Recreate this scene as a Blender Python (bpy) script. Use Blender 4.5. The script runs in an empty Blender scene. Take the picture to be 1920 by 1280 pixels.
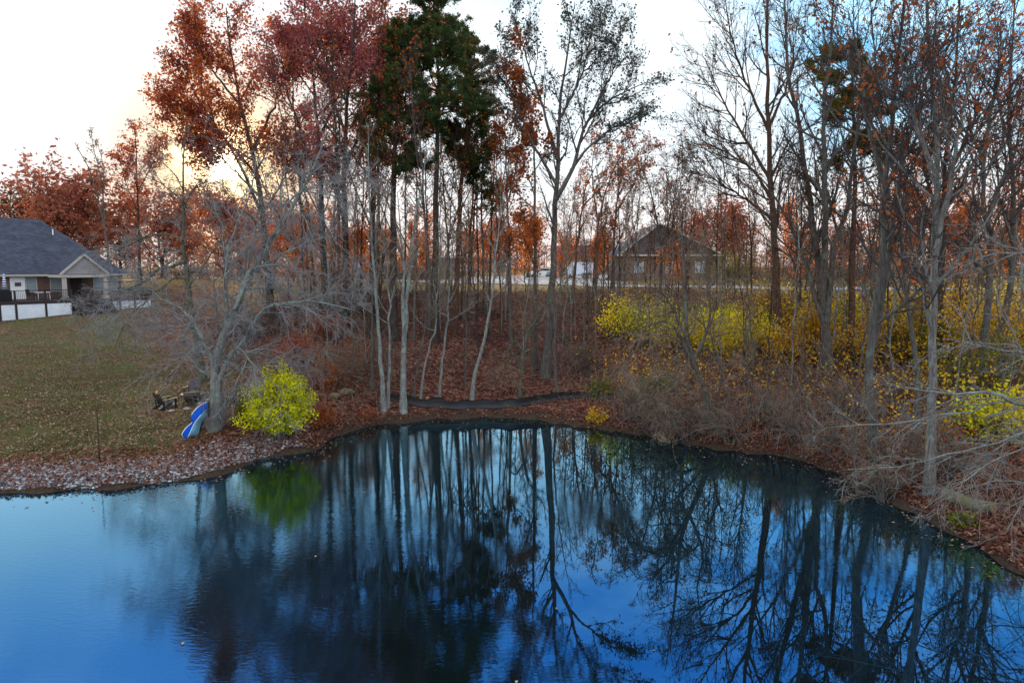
import bpy, math, random
import numpy as np
from mathutils import Vector
R = math.radians
PI = math.pi
SC = bpy.context.scene
COL = SC.collection

# ------------------------------------------------------------------ camera geometry
H = 6.5
TH = math.atan(140 / 1280)
ct, st = math.cos(TH), math.sin(TH)
def ray(px, py):
    a, b = (px - 960) / 1280, (640 - py) / 1280
    return np.array([a, ct + b * st, -st + b * ct])
def W(px, py, Y):
    d = ray(px, py)
    return np.array([0, 0, H]) + d * (Y / d[1])
def Wz(px, py, z):
    d = ray(px, py)
    return np.array([0, 0, H]) + d * ((z - H) / d[2])
def to_px(p):
    x, y, z = p[..., 0], p[..., 1], p[..., 2] - H
    zc = y * ct - z * st
    return 960 + 1280 * x / zc, 640 - 1280 * (y * st + z * ct) / zc

# ------------------------------------------------------------------ object helpers
def tag(o, label=None, cat=None, group=None, kind=None):
    for k, v in (('label', label), ('category', cat), ('group', group), ('kind', kind)):
        if v: o[k] = v
    return o
def empty(name, loc, label, cat, group=None, rz=0):
    o = bpy.data.objects.new(name, None); COL.objects.link(o)
    o.location = loc; o.rotation_euler = (0, 0, rz); o.empty_display_size = .3
    return tag(o, label, cat, group)
def npmesh(name, V, faces, mat, parent=None, smooth=True, origin=None, midx=None):
    """faces: list of (n,k) index arrays; mat: material or list"""
    V = np.asarray(V, dtype=np.float64)
    if origin is not None: V = V - np.asarray(origin)
    me = bpy.data.meshes.new(name)
    me.vertices.add(len(V)); me.vertices.foreach_set('co', V.astype(np.float32).ravel())
    faces = [np.asarray(f, dtype=np.int32) for f in faces if len(f)]
    nl = sum(f.size for f in faces); npol = sum(len(f) for f in faces)
    me.loops.add(nl); me.polygons.add(npol)
    me.loops.foreach_set('vertex_index', np.concatenate([f.ravel() for f in faces]))
    starts = []; o = 0
    for f in faces:
        starts.append(o + np.arange(len(f)) * f.shape[1]); o += f.size
    me.polygons.foreach_set('loop_start', np.concatenate(starts).astype(np.int32))
    for m in (mat if isinstance(mat, (list, tuple)) else [mat]): me.materials.append(m)
    me.polygons.foreach_set('use_smooth', np.full(npol, smooth, dtype=bool))
    if midx is not None: me.polygons.foreach_set('material_index', np.asarray(midx, dtype=np.int32))
    me.update(calc_edges=True)
    ob = bpy.data.objects.new(name, me); COL.objects.link(ob)
    if parent is not None: ob.parent = parent
    return ob
def copy_thing(root, loc, rz, sc, label, group):
    r = root.copy(); COL.objects.link(r)
    r.location = loc; r.rotation_euler = (0, 0, rz); r.scale = sc if isinstance(sc, tuple) else (sc,) * 3
    tag(r, label, None, group)
    for ch in list(root.children):
        c = ch.copy(); COL.objects.link(c); c.parent = r
        for g in ch.children:
            d = g.copy(); COL.objects.link(d); d.parent = c
    return r
class MB:
    """collects simple solids into one mesh"""
    def __init__(s): s.v = []; s.f = []
    def add(s, vs, fs):
        o = len(s.v); s.v += [tuple(map(float, v)) for v in vs]; s.f += [tuple(i + o for i in f) for f in fs]; return s
    def box(s, lo, hi):
        (a, b, c), (d, e, f) = lo, hi
        return s.add([(a,b,c),(d,b,c),(d,e,c),(a,e,c),(a,b,f),(d,b,f),(d,e,f),(a,e,f)],
                     [(0,3,2,1),(4,5,6,7),(0,1,5,4),(1,2,6,5),(2,3,7,6),(3,0,4,7)])
    def poly(s, pts): return s.add(pts, [tuple(range(len(pts)))])
    def prism(s, pts, vec):
        """closed prism of polygon pts swept along vec"""
        n = len(pts); p = [np.array(q, float) for q in pts]; q = [a + np.array(vec, float) for a in p]
        return s.add(p + q, [tuple(range(n))[::-1], tuple(range(n, 2 * n))] + [(i, (i + 1) % n, n + (i + 1) % n, n + i) for i in range(n)])
    def bar(s, p, q, w, h, up=(0, 0, 1)):
        p, q = np.array(p, float), np.array(q, float); d = q - p; d /= np.linalg.norm(d)
        a = np.cross(d, up)
        if np.linalg.norm(a) < 1e-3: a = np.cross(d, (1, 0, 0))
        a /= np.linalg.norm(a); b = np.cross(a, d)
        c = [a * sx * w / 2 + b * sy * h / 2 for sx, sy in ((-1,-1),(1,-1),(1,1),(-1,1))]
        return s.add([p + k for k in c] + [q + k for k in c], [(0,3,2,1),(4,5,6,7),(0,1,5,4),(1,2,6,5),(2,3,7,6),(3,0,4,7)])
    def tube(s, p, q, r, r2=None, n=10):
        r2 = r if r2 is None else r2
        p, q = np.array(p, float), np.array(q, float); d = q - p; d /= np.linalg.norm(d)
        a = np.cross(d, (0, 0, 1))
        if np.linalg.norm(a) < 1e-3: a = np.array([1., 0, 0])
        a /= np.linalg.norm(a); b = np.cross(d, a)
        A = [p + r * (a * math.cos(t) + b * math.sin(t)) for t in np.arange(n) * 2 * PI / n]
        B = [q + r2 * (a * math.cos(t) + b * math.sin(t)) for t in np.arange(n) * 2 * PI / n]
        return s.add(A + B, [(i, (i + 1) % n, n + (i + 1) % n, n + i) for i in range(n)] + [tuple(range(n))[::-1], tuple(range(n, 2 * n))])
    def build(s, name, mat, parent=None, smooth=False, bevel=0, label=None):
        me = bpy.data.meshes.new(name); me.from_pydata(s.v, [], s.f); me.materials.append(mat)
        for p in me.polygons: p.use_smooth = smooth
        me.update(); ob = bpy.data.objects.new(name, me); COL.objects.link(ob)
        if parent is not None: ob.parent = parent
        if bevel:
            m = ob.modifiers.new('bevel', 'BEVEL'); m.width = bevel; m.segments = 2; m.limit_method = 'ANGLE'
        if label: ob['label'] = label
        return ob

# ------------------------------------------------------------------ materials
def nt(m):
    m.use_nodes = True; n = m.node_tree; n.nodes.clear(); return n, n.nodes, n.links
def ramp(nodes, stops, interp='LINEAR'):
    r = nodes.new('ShaderNodeValToRGB'); e = r.color_ramp.elements; r.color_ramp.interpolation = interp
    while len(e) > 1: e.remove(e[0])
    e[0].position = stops[0][0]; e[0].color = (*stops[0][1], 1)
    for p, c in stops[1:]:
        x = e.new(p); x.color = (*c, 1)
    return r
def noise(nodes, links, scale, detail=6, rough=.6, vec=None, out='Fac'):
    n = nodes.new('ShaderNodeTexNoise'); n.inputs['Scale'].default_value = scale; n.inputs['Detail'].default_value = detail
    n.inputs['Roughness'].default_value = rough
    if vec is not None: links.new(vec, n.inputs['Vector'])
    return n.outputs[out]
def objco(nodes, links, sc=(1, 1, 1), kind='Object'):
    t = nodes.new('ShaderNodeTexCoord'); m = nodes.new('ShaderNodeMapping'); m.inputs['Scale'].default_value = sc
    links.new(t.outputs[kind], m.inputs['Vector']); return m.outputs['Vector']
def mixc(nodes, links, fac, a, b, blend='MIX'):
    m = nodes.new('ShaderNodeMix'); m.data_type = 'RGBA'; m.blend_type = blend
    for sock, v in ((m.inputs['Factor'], fac), (m.inputs[6], a), (m.inputs[7], b)):
        if hasattr(v, 'links') or hasattr(v, 'is_linked'): links.new(v, sock)
        elif isinstance(v, (int, float)): sock.default_value = v
        else: sock.default_value = (*v, 1)
    return m.outputs[2]
def math_(nodes, links, op, a, b=None, clamp=False):
    m = nodes.new('ShaderNodeMath'); m.operation = op; m.use_clamp = clamp
    for i, v in enumerate((a, b)):
        if v is None: continue
        if isinstance(v, (int, float)): m.inputs[i].default_value = v
        else: links.new(v, m.inputs[i])
    return m.outputs[0]
def bump(nodes, links, h, strength, dist):
    b = nodes.new('ShaderNodeBump'); b.inputs['Strength'].default_value = strength; b.inputs['Distance'].default_value = dist
    links.new(h, b.inputs['Height']); return b.outputs[0]
def out_bsdf(n, nodes, links, color, rough=.8, normal=None, spec=.3, metal=0):
    p = nodes.new('ShaderNodeBsdfPrincipled'); o = nodes.new('ShaderNodeOutputMaterial')
    if hasattr(color, 'is_linked'): links.new(color, p.inputs['Base Color'])
    else: p.inputs['Base Color'].default_value = (*color, 1)
    p.inputs['Roughness'].default_value = rough; p.inputs['Metallic'].default_value = metal
    p.inputs['Specular IOR Level'].default_value = spec
    if normal is not None: links.new(normal, p.inputs['Normal'])
    links.new(p.outputs[0], o.inputs[0]); return p
def m_plain(name, c, rough=.6, var=.15, scale=6, spec=.3, metal=0, bmp=0):
    m = bpy.data.materials.new(name); n, N, L = nt(m)
    f = noise(N, L, scale, 8, .65, objco(N, L))
    r = ramp(N, [(.3, tuple(x * (1 - var) for x in c)), (.7, tuple(min(1, x * (1 + var)) for x in c))]); L.new(f, r.inputs[0])
    out_bsdf(n, N, L, r.outputs[0], rough, bump(N, L, f, .5, bmp) if bmp else None, spec, metal); return m
def m_bark(name, dark, light, lichen=None, lf=.5):
    m = bpy.data.materials.new(name); n, N, L = nt(m)
    f = noise(N, L, 7, 8, .7, objco(N, L, (3, 3, .45)))
    r = ramp(N, [(.32, dark), (.68, light)]); L.new(f, r.inputs[0]); c = r.outputs[0]
    if lichen:
        g = noise(N, L, 2.2, 5, .7, objco(N, L)); rr = ramp(N, [(.62 - lf * .25, (0, 0, 0)), (.72 - lf * .2, (1, 1, 1))]); L.new(g, rr.inputs[0])
        c = mixc(N, L, rr.outputs[0], c, lichen)
    out_bsdf(n, N, L, c, .9, bump(N, L, f, 1, .06), .15); return m
def m_leaf(name, cols, trans=.5, clump=.5):
    m = bpy.data.materials.new(name); n, N, L = nt(m)
    g = N.new('ShaderNodeNewGeometry'); v = noise(N, L, .9, 3, .5, objco(N, L))
    a = math_(N, L, 'MULTIPLY', g.outputs['Random Per Island'], 1 - clump)
    s = N.new('ShaderNodeMapRange'); s.inputs[1].default_value = .3; s.inputs[2].default_value = .7; L.new(v, s.inputs[0])
    b = math_(N, L, 'MULTIPLY', s.outputs[0], clump)
    t = math_(N, L, 'ADD', a, b, True)
    r = ramp(N, [(i / (len(cols) - 1), c) for i, c in enumerate(cols)]); L.new(t, r.inputs[0])
    d = N.new('ShaderNodeBsdfDiffuse'); tr = N.new('ShaderNodeBsdfTranslucent'); mx = N.new('ShaderNodeMixShader'); o = N.new('ShaderNodeOutputMaterial')
    L.new(r.outputs[0], d.inputs[0]); L.new(r.outputs[0], tr.inputs[0]); mx.inputs[0].default_value = trans
    L.new(d.outputs[0], mx.inputs[1]); L.new(tr.outputs[0], mx.inputs[2]); L.new(mx.outputs[0], o.inputs[0]); return m

M = {}
M['pale_bark'] = m_bark('pale_bark', (.065, .062, .06), (.28, .28, .27), (.25, .31, .27), .5)
M['grey_bark'] = m_bark('grey_bark', (.035, .03, .027), (.15, .135, .125), (.13, .15, .12), .3)
M['mid_bark'] = m_bark('mid_bark', (.05, .045, .042), (.22, .205, .195), (.2, .22, .2), .4)
M['dark_bark'] = m_bark('dark_bark', (.018, .014, .012), (.085, .068, .058))
M['red_bark'] = m_bark('red_bark', (.035, .02, .015), (.16, .09, .062))
M['ivy_bark'] = m_bark('ivy_bark', (.03, .035, .025), (.15, .15, .12), (.03, .06, .015), .5)
M['twig'] = m_plain('twig', (.06, .05, .048), .9, .4, 3, .1)
M['pale_twig'] = m_plain('pale_twig', (.205, .20, .205), .9, .4, 3, .1)
M['bleached_twig'] = m_plain('bleached_twig', (.20, .185, .18), .9, .4, 3, .1)
M['brush_twig'] = m_plain('brush_twig', (.20, .145, .105), .9, .65, 2.2, .1)
M['red_leaf'] = m_leaf('red_leaf', [(.09, .03, .045), (.30, .065, .05), (.52, .14, .045), (.82, .34, .05)])
M['purple_leaf'] = m_leaf('purple_leaf', [(.14, .065, .10), (.38, .11, .11), (.62, .20, .08)])
M['orange_leaf'] = m_leaf('orange_leaf', [(.3, .06, .015), (.62, .17, .02), (.85, .32, .04)])
M['rust_leaf'] = m_leaf('rust_leaf', [(.12, .035, .018), (.34, .09, .028), (.52, .17, .045)])
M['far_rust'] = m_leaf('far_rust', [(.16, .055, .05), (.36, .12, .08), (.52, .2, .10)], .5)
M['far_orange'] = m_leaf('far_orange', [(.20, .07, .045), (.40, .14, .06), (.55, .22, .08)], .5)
M['brown_leaf'] = m_leaf('brown_leaf', [(.06, .03, .02), (.17, .075, .04), (.28, .12, .05)])
M['teal_leaf'] = m_leaf('teal_leaf', [(.03, .045, .04), (.07, .085, .07), (.15, .09, .07)], .35)
M['pine_leaf'] = m_leaf('pine_leaf', [(.018, .04, .02), (.055, .095, .035), (.17, .15, .04)], .4)
M['olive_pine_leaf'] = m_leaf('olive_pine_leaf', [(.03, .04, .01), (.1, .09, .015), (.24, .16, .02)], .35)
M['lime_leaf'] = m_leaf('lime_leaf', [(.22, .24, .012), (.62, .60, .015), (.92, .84, .02)], .35)
M['yellow_leaf'] = m_leaf('yellow_leaf', [(.34, .34, .012), (.78, .62, .015), (.95, .74, .02)], .5)
M['amber_leaf'] = m_leaf('amber_leaf', [(.34, .15, .014), (.72, .40, .018), (.92, .64, .03)], .5)
M['green_leaf'] = m_leaf('green_leaf', [(.04, .07, .012), (.14, .17, .02), (.3, .28, .02)], .4)
M['litter'] = m_leaf('litter', [(.05, .021, .017), (.14, .057, .043), (.24, .10, .07), (.36, .21, .15)], .15, .15)
M['pale_litter'] = m_leaf('pale_litter', [(.13, .07, .045), (.25, .16, .11), (.40, .32, .26)], .1, .1)

# ------------------------------------------------------------------ terrain
SHORE_PX = [(0, 925), (100, 922), (200, 918), (330, 905), (420, 889), (470, 868), (530, 851), (600, 845), (618, 826), (650, 810),
            (720, 796), (800, 787), (900, 783), (1000, 785), (1080, 800), (1200, 815), (1300, 834), (1400, 850), (1480, 857),
            (1560, 887), (1650, 925), (1720, 965), (1800, 1012), (1920, 1082)]
shore = [Wz(x, y, 0)[:2] for x, y in SHORE_PX]
POND = np.array([(-60, -40), (-60, 6), (-34, 15.5), (-22, 18.4)] + [tuple(p) for p in shore] + [(11.8, 9.5), (14, 0), (16, -40)])
def sdist(x, y):
    """signed distance to the shoreline, positive on land"""
    x = np.asarray(x, float); y = np.asarray(y, float)
    d = np.full(x.shape, 1e9); inside = np.zeros(x.shape, bool); n = len(POND)
    for i in range(n):
        (ax, ay), (bx, by) = POND[i], POND[(i + 1) % n]
        ex, ey = bx - ax, by - ay
        t = np.clip(((x - ax) * ex + (y - ay) * ey) / (ex * ex + ey * ey), 0, 1)
        d = np.minimum(d, np.hypot(x - ax - t * ex, y - ay - t * ey))
        c = (ay > y) != (by > y)
        with np.errstate(divide='ignore', invalid='ignore'):
            inside ^= c & (x < ex * (y - ay) / (ey if ey else 1e-9) + ax)
    return np.where(inside, -d, d)
def sst(a, b, x):
    t = np.clip((x - a) / (b - a), 0, 1); return t * t * (3 - 2 * t)
_rng = np.random.default_rng(5)
_waves = [(k * math.cos(a), k * math.sin(a), p, amp) for k, a, p, amp in
          [(_rng.uniform(.15, .5), _rng.uniform(0, 6.28), _rng.uniform(0, 6.28), .12) for _ in range(6)] +
          [(_rng.uniform(.8, 2.5), _rng.uniform(0, 6.28), _rng.uniform(0, 6.28), .03) for _ in range(12)]]
def wob(x, y): return sum(a * np.sin(kx * x + ky * y + p) for kx, ky, p, a in _waves)
def lawn_w(x, y):
    r = x / np.maximum(y, 1)
    return 1 - sst(-.50, -.30, r + .015 * np.sin(x * .9 + y * .7))
def h(x, y):
    x = np.asarray(x, float); y = np.asarray(y, float)
    s = sdist(x, y) + .18 * np.sin(x * 2.1 + y * 1.3) * .6 + .1 * np.sin(x * 4.3 - y * 3.1)
    sp = np.maximum(s, 0)
    edge = .22 * (1 - np.exp(-sp / .35))
    hill = 4.5 * np.clip(sp / 24, 0, 1); hill = np.where(sp > 20, 4.5 * (20 / 24 + (1 - 20 / 24) * sst(20, 28, sp)), hill)
    lawn = .018 * np.minimum(sp, 38) + .105 * np.clip(sp - 38, 0, 36)
    w = lawn_w(x, y)
    n = wob(x, y) * sst(0, 4, sp) * (1 - .85 * sst(22, 30, sp)) * (1 - .6 * w)
    z = edge + hill * (1 - w) + lawn * w + n
    return np.where(s < 0, -1.6 * (1 - np.exp(s / 1.6)), np.maximum(z, .02))
def hz(x, y): return float(h(np.array([x]), np.array([y]))[0])
def ground_at(px, py):
    d = ray(px, py); Ys = np.concatenate([np.arange(8, 80, .1), np.arange(80, 400, .5)])
    X = d[0] / d[1] * Ys; Z = H + d[2] / d[1] * Ys
    below = np.nonzero(Z < np.maximum(h(X, Ys), 0))[0]
    i = below[0] if len(below) else len(Ys) - 1
    return np.array([X[i], Ys[i], max(hz(X[i], Ys[i]), 0)])

def graded(lo, a, b, hi, step, grow=1.18):
    c = list(np.arange(a, b, step)); s = step; v = c[-1]
    while v < hi: s *= grow; v += s; c.append(v)
    s = step; v = c[0]; L = []
    while v > lo: s *= grow; v -= s; L.append(v)
    return np.array(L[::-1] + c)
gx = graded(-4000, -34, 34, 4000, .33); gy = graded(-300, 7, 64, 5000, .33)
GX, GY = np.meshgrid(gx, gy); GZ = h(GX, GY)
nx, ny = len(gx), len(gy)
idx = np.arange(nx * ny).reshape(ny, nx)
quads = np.stack([idx[:-1, :-1], idx[:-1, 1:], idx[1:, 1:], idx[1:, :-1]], -1).reshape(-1, 4)

def m_ground():
    m = bpy.data.materials.new('ground'); n, N, L = nt(m)
    co = objco(N, L)
    at = N.new('ShaderNodeVertexColor'); at.layer_name = 'zone'; sep = N.new('ShaderNodeSeparateColor'); L.new(at.outputs[0], sep.inputs[0])
    v = N.new('ShaderNodeTexVoronoi'); v.inputs['Scale'].default_value = 7; L.new(co, v.inputs['Vector'])
    vs = N.new('ShaderNodeSeparateColor'); L.new(v.outputs['Color'], vs.inputs[0])
    lit = ramp(N, [(0, (.03, .016, .012)), (.35, (.085, .036, .03)), (.7, (.155, .066, .05)), (1, (.26, .145, .105))]); L.new(vs.outputs[0], lit.inputs[0])
    big = noise(N, L, .35, 5, .6, co); bigr = ramp(N, [(.3, (.42, .38, .38)), (.5, (.85, .8, .8)), (.7, (1.25, 1.2, 1.15))]); L.new(big, bigr.inputs[0])
    litter = mixc(N, L, 1.0, lit.outputs[0], bigr.outputs[0], 'MULTIPLY')
    g1 = noise(N, L, 9, 8, .75, co); gr = ramp(N, [(.3, (.03, .034, .012)), (.55, (.075, .085, .026)), (.75, (.16, .15, .055))]); L.new(g1, gr.inputs[0])
    g2 = noise(N, L, .5, 4, .6, co); g2r = ramp(N, [(.35, (0, 0, 0)), (.65, (1, 1, 1))]); L.new(g2, g2r.inputs[0])
    mixleaf = mixc(N, L, math_(N, L, 'MULTIPLY', g2r.outputs[0], .8), gr.outputs[0], litter)
    dry = ramp(N, [(.3, (.09, .06, .02)), (.7, (.26, .17, .06))]); L.new(g1, dry.inputs[0])
    c = mixc(N, L, sep.outputs[0], litter, mixleaf)
    c = mixc(N, L, sep.outputs[2], c, dry.outputs[0])
    mud = ramp(N, [(.3, (.02, .014, .01)), (.7, (.07, .045, .033))]); L.new(g1, mud.inputs[0])
    c = mixc(N, L, sep.outputs[1], c, mud.outputs[0])
    hb = math_(N, L, 'ADD', vs.outputs[1], g1)
    out_bsdf(n, N, L, c, .95, bump(N, L, hb, .8, .05), .1); return m
gm = m_ground()
ground = npmesh('ground', np.stack([GX, GY, GZ], -1).reshape(-1, 3), [quads], gm)
tag(ground, kind='structure')
S = sdist(GX, GY)
zone = np.zeros((nx * ny, 4), np.float32); zone[:, 3] = 1
lw = lawn_w(GX, GY) * sst(2.2, 3.6, S) * (1 - .9 * sst(-.60, -.47, GX / np.maximum(GY, 1) + .02 * np.sin(GX * .7 + GY * .5)) * sst(30, 42, GY))
zone[:, 0] = lw.ravel()
zone[:, 1] = (1 - sst(.15, 1.1, S)).ravel()
zone[:, 2] = (sst(23, 28, S) * (1 - lawn_w(GX, GY)) + lawn_w(GX, GY) * sst(60, 75, S)).clip(0, 1).ravel()
ca = ground.data.color_attributes.new('zone', 'FLOAT_COLOR', 'POINT'); ca.data.foreach_set('color', zone.ravel())

# ------------------------------------------------------------------ water
def m_water():
    m = bpy.data.materials.new('water'); n, N, L = nt(m)
    co = objco(N, L)
    w1 = noise(N, L, 5.5, 3, .5, objco(N, L, (1, 2.2, 1)))
    w2 = noise(N, L, .8, 2, .5, objco(N, L, (1, 1.6, 1)))
    sxx = N.new('ShaderNodeSeparateXYZ'); L.new(co, sxx.inputs[0]); side = N.new('ShaderNodeMapRange'); side.inputs[1].default_value = 1.0; side.inputs[2].default_value = -5.0; L.new(sxx.outputs[0], side.inputs[0])
    patch = noise(N, L, .16, 2, .5, co); pr = ramp(N, [(.40, (.03,) * 3), (.62, (1,) * 3)]); L.new(math_(N, L, 'ADD', math_(N, L, 'MULTIPLY', side.outputs[0], .22), math_(N, L, 'MULTIPLY', patch, .8)), pr.inputs[0])
    hh = math_(N, L, 'ADD', math_(N, L, 'MULTIPLY', math_(N, L, 'MULTIPLY', w1, pr.outputs[0]), .0023), math_(N, L, 'MULTIPLY', w2, .0005))
    b = N.new('ShaderNodeBump'); b.inputs['Strength'].default_value = 1; b.inputs['Distance'].default_value = 1; L.new(hh, b.inputs['Height'])
    gl = N.new('ShaderNodeBsdfGlossy'); gl.inputs['Roughness'].default_value = .008; L.new(b.outputs[0], gl.inputs['Normal'])
    df = N.new('ShaderNodeBsdfDiffuse'); df.inputs[0].default_value = (.004, .007, .008, 1)
    fr = N.new('ShaderNodeFresnel'); fr.inputs[0].default_value = 1.33; L.new(b.outputs[0], fr.inputs['Normal'])
    tr = ramp(N, [(.05, (.16, .46, 1)), (.13, (.27, .63, 1)), (.30, (.52, .85, 1))]); L.new(fr.outputs[0], tr.inputs[0]); L.new(tr.outputs[0], gl.inputs['Color'])
    f = math_(N, L, 'ADD', math_(N, L, 'MULTIPLY', fr.outputs[0], 1.3), .24, True)
    mx = N.new('ShaderNodeMixShader'); L.new(f, mx.inputs[0]); L.new(df.outputs[0], mx.inputs[1]); L.new(gl.outputs[0], mx.inputs[2])
    o = N.new('ShaderNodeOutputMaterial'); L.new(mx.outputs[0], o.inputs[0]); return m
wat = npmesh('water', [(-62, -42, 0), (18, -42, 0), (18, 32, 0), (-62, 32, 0)], [[(0, 1, 2, 3)]], m_water(), smooth=False)
tag(wat, kind='structure')

# ------------------------------------------------------------------ plant generator
def tubes(P, Rr, sides):
    """P (N,m,3), Rr (N,m) -> verts, quads"""
    N, m, _ = P.shape
    T = np.gradient(P, axis=1); T /= np.linalg.norm(T, axis=2, keepdims=True) + 1e-9
    ref = np.where(np.abs(T[:, :1, 2:3]) > .8, np.array([1., 0, 0]), np.array([0, 0, 1.]))
    A = np.cross(T, np.broadcast_to(ref, T.shape)); A /= np.linalg.norm(A, axis=2, keepdims=True) + 1e-9
    B = np.cross(T, A)
    t = np.arange(sides) * 2 * PI / sides
    V = P[:, :, None] + Rr[:, :, None, None] * (A[:, :, None] * np.cos(t)[:, None] + B[:, :, None] * np.sin(t)[:, None])
    i = np.arange(N * m * sides).reshape(N, m, sides); j = np.roll(i, -1, 2)
    F = np.stack([i[:, :-1], j[:, :-1], j[:, 1:], i[:, 1:]], -1).reshape(-1, 4)
    return V.reshape(-1, 3), F
def merge(parts):
    V = []; F = []; o = 0
    for v, f in parts:
        V.append(v); F.append(f + o); o += len(v)
    return np.concatenate(V), np.concatenate(F)
def spline(pts, n):
    """Catmull-Rom resample; pts (k,d)"""
    p = np.asarray(pts, float)
    if len(p) == 2: return p[0] + (p[1] - p[0]) * np.linspace(0, 1, n)[:, None]
    q = np.vstack([2 * p[0] - p[1], p, 2 * p[-1] - p[-2]])
    seg = np.linalg.norm(np.diff(p, axis=0), axis=1); cum = np.concatenate([[0], np.cumsum(seg)])
    out = []
    for u in np.linspace(0, cum[-1], n):
        i = min(np.searchsorted(cum, u, 'right') - 1, len(p) - 2); t = (u - cum[i]) / seg[i]
        a, b, c, d = q[i:i + 4]
        out.append(.5 * (2 * b + (c - a) * t + (2 * a - 5 * b + 4 * c - d) * t * t + (3 * b - a - 3 * c + d) * t ** 3))
    return np.array(out)
def norm(v): return v / (np.linalg.norm(v, axis=-1, keepdims=True) + 1e-9)
def grow(P, Rd, L, k, f=(.2, 1), ang=(.8, .2), ratio=.5, taper=.5, n=5, up=.1, wob_=.1, rng=None, rtip=.004, rfac=.6, absl=None, rmax=None):
    N, m, _ = P.shape
    t = f[0] + (f[1] - f[0]) * (np.arange(k)[None] + rng.random((N, k))) / k
    u = t * (m - 1); i = np.minimum(u.astype(int), m - 2); w = (u - i)[..., None]
    ar = np.arange(N)[:, None]
    pos = P[ar, i] * (1 - w) + P[ar, i + 1] * w
    tan = norm(P[ar, i + 1] - P[ar, i]); r = Rd[ar, i] * (1 - w[..., 0]) + Rd[ar, i + 1] * w[..., 0]
    q = rng.normal(size=(N, k, 3)); q -= (q * tan).sum(-1, keepdims=True) * tan; q = norm(q)
    a = np.clip(rng.normal(ang[0], ang[1], (N, k)), .15, 2.2)[..., None]
    d = np.cos(a) * tan + np.sin(a) * q
    base = np.full((N, 1), absl) if absl else L[:, None] * ratio
    ln = base * (1 - taper * t) * rng.uniform(.55, 1.25, (N, k))
    pos, d, ln, r = pos.reshape(-1, 3), d.reshape(-1, 3), ln.ravel(), r.ravel()
    pts = [pos]; step = (ln / (n - 1))[:, None]
    for s in range(n - 1):
        pos = pos + d * step; pts.append(pos)
        d = norm(d + np.array([0, 0, up]) + rng.normal(0, wob_, d.shape))
    Q = np.stack(pts, 1)
    r0 = np.minimum(r * rfac, .022 * ln + .003)
    if rmax: r0 = np.minimum(r0, rmax)
    r0 = np.maximum(r0, rtip)
    RR = r0[:, None] * (1 - np.linspace(0, 1, n)) ** .8 + rtip * np.linspace(0, 1, n)
    return Q, np.minimum(RR, r0[:, None]), ln
def leaves(P, count, size, rng, spread=.12, zmin=None, aspect=.6, droop=.3, keep=None):
    """count leaf faces scattered along polylines P; each a bent diamond of its own"""
    N, m, _ = P.shape
    if keep is not None:
        P = P[keep(P[:, m // 2])]; N = len(P)
        if N == 0: return np.zeros((0, 3)), np.zeros((0, 4), int)
    a = rng.integers(0, N, count); t = rng.random(count) ** .7 * (m - 1); i = np.minimum(t.astype(int), m - 2); w = (t - i)[:, None]
    c = P[a, i] * (1 - w) + P[a, i + 1] * w + rng.normal(0, spread, (count, 3))
    x = rng.normal(size=(count, 3)); x[:, 2] -= droop; x = norm(x); y = norm(np.cross(x, rng.normal(size=(count, 3)))); z = np.cross(x, y)
    s = (size * rng.uniform(.35, 1.6, count))[:, None]
    V = np.stack([c, c + x * s * .5 + y * s * aspect * .5 + z * s * .1, c + x * s, c + x * s * .5 - y * s * aspect * .5 + z * s * .12], 1)
    return V.reshape(-1, 3), np.arange(count * 4).reshape(-1, 4)
def tufts(P, count, nee, length, rng):
    """needle sprays: count tufts of nee thin blades"""
    N, m, _ = P.shape
    a = rng.integers(0, N, count); t = rng.random(count) ** .5 * (m - 1); i = np.minimum(t.astype(int), m - 2); w = (t - i)[:, None]
    c = P[a, i] * (1 - w) + P[a, i + 1] * w
    ax = norm(P[a, i + 1] - P[a, i] + np.array([0, 0, .3]))
    d = norm(ax[:, None] * .7 + rng.normal(0, .75, (count, nee, 3)))
    ln = length * rng.uniform(.6, 1.2, (count, nee, 1)); b = c[:, None] + rng.normal(0, .05, (count, nee, 3))
    sd = norm(np.cross(d, rng.normal(size=d.shape))) * length * .09
    V = np.stack([b - sd * .4, b + d * ln * .5 - sd, b + d * ln, b + d * ln * .5 + sd], 2)
    return V.reshape(-1, 3), np.arange(count * nee * 4).reshape(-1, 4)

BARE = [dict(k=16, f=(.3, .98), ang=(.75, .2), absl=4.2, taper=.55, n=7, up=.10, wob_=.10),
        dict(k=8, f=(.15, 1), ang=(.7, .25), ratio=.5, taper=.4, n=5, up=.08, wob_=.13),
        dict(k=7, f=(.1, 1), ang=(.7, .3), ratio=.5, taper=.4, n=4, up=.05, wob_=.15),
        dict(k=4, f=(.1, 1), ang=(.6, .3), ratio=.6, taper=.3, n=3, up=.03, wob_=.15)]
def lv(base, **mods):
    """levels with changes: lv(BARE, l0=dict(k=20))"""
    out = [dict(d) for d in base]
    for k, v in mods.items():
        if k == 'cut': out = out[:v]
        else: out[int(k[1:])].update(v)
    return out
def plant_parts(mains, radii, levels, rng, rtip=.0045, limb_sides=6, twig_from=1):
    """mains list of (n,3), radii list of (n,) -> trunk (V,F), twigs (V,F), last-level polylines"""
    P = np.stack(mains); Rd = np.stack(radii); L = np.linalg.norm(np.diff(P, axis=1), axis=2).sum(1)
    trunk = [tubes(P, Rd, 10)]; tw = []; allp = []
    for li, d in enumerate(levels):
        P, Rd, L = grow(P, Rd, L, rng=rng, rtip=rtip * (1.6 if li == 0 else 1), **d)
        (trunk if li < twig_from else tw).append(tubes(P, Rd, limb_sides if li == 0 else 4 if li == 1 else 3))
        allp.append(P)
    return trunk, tw, allp
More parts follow.
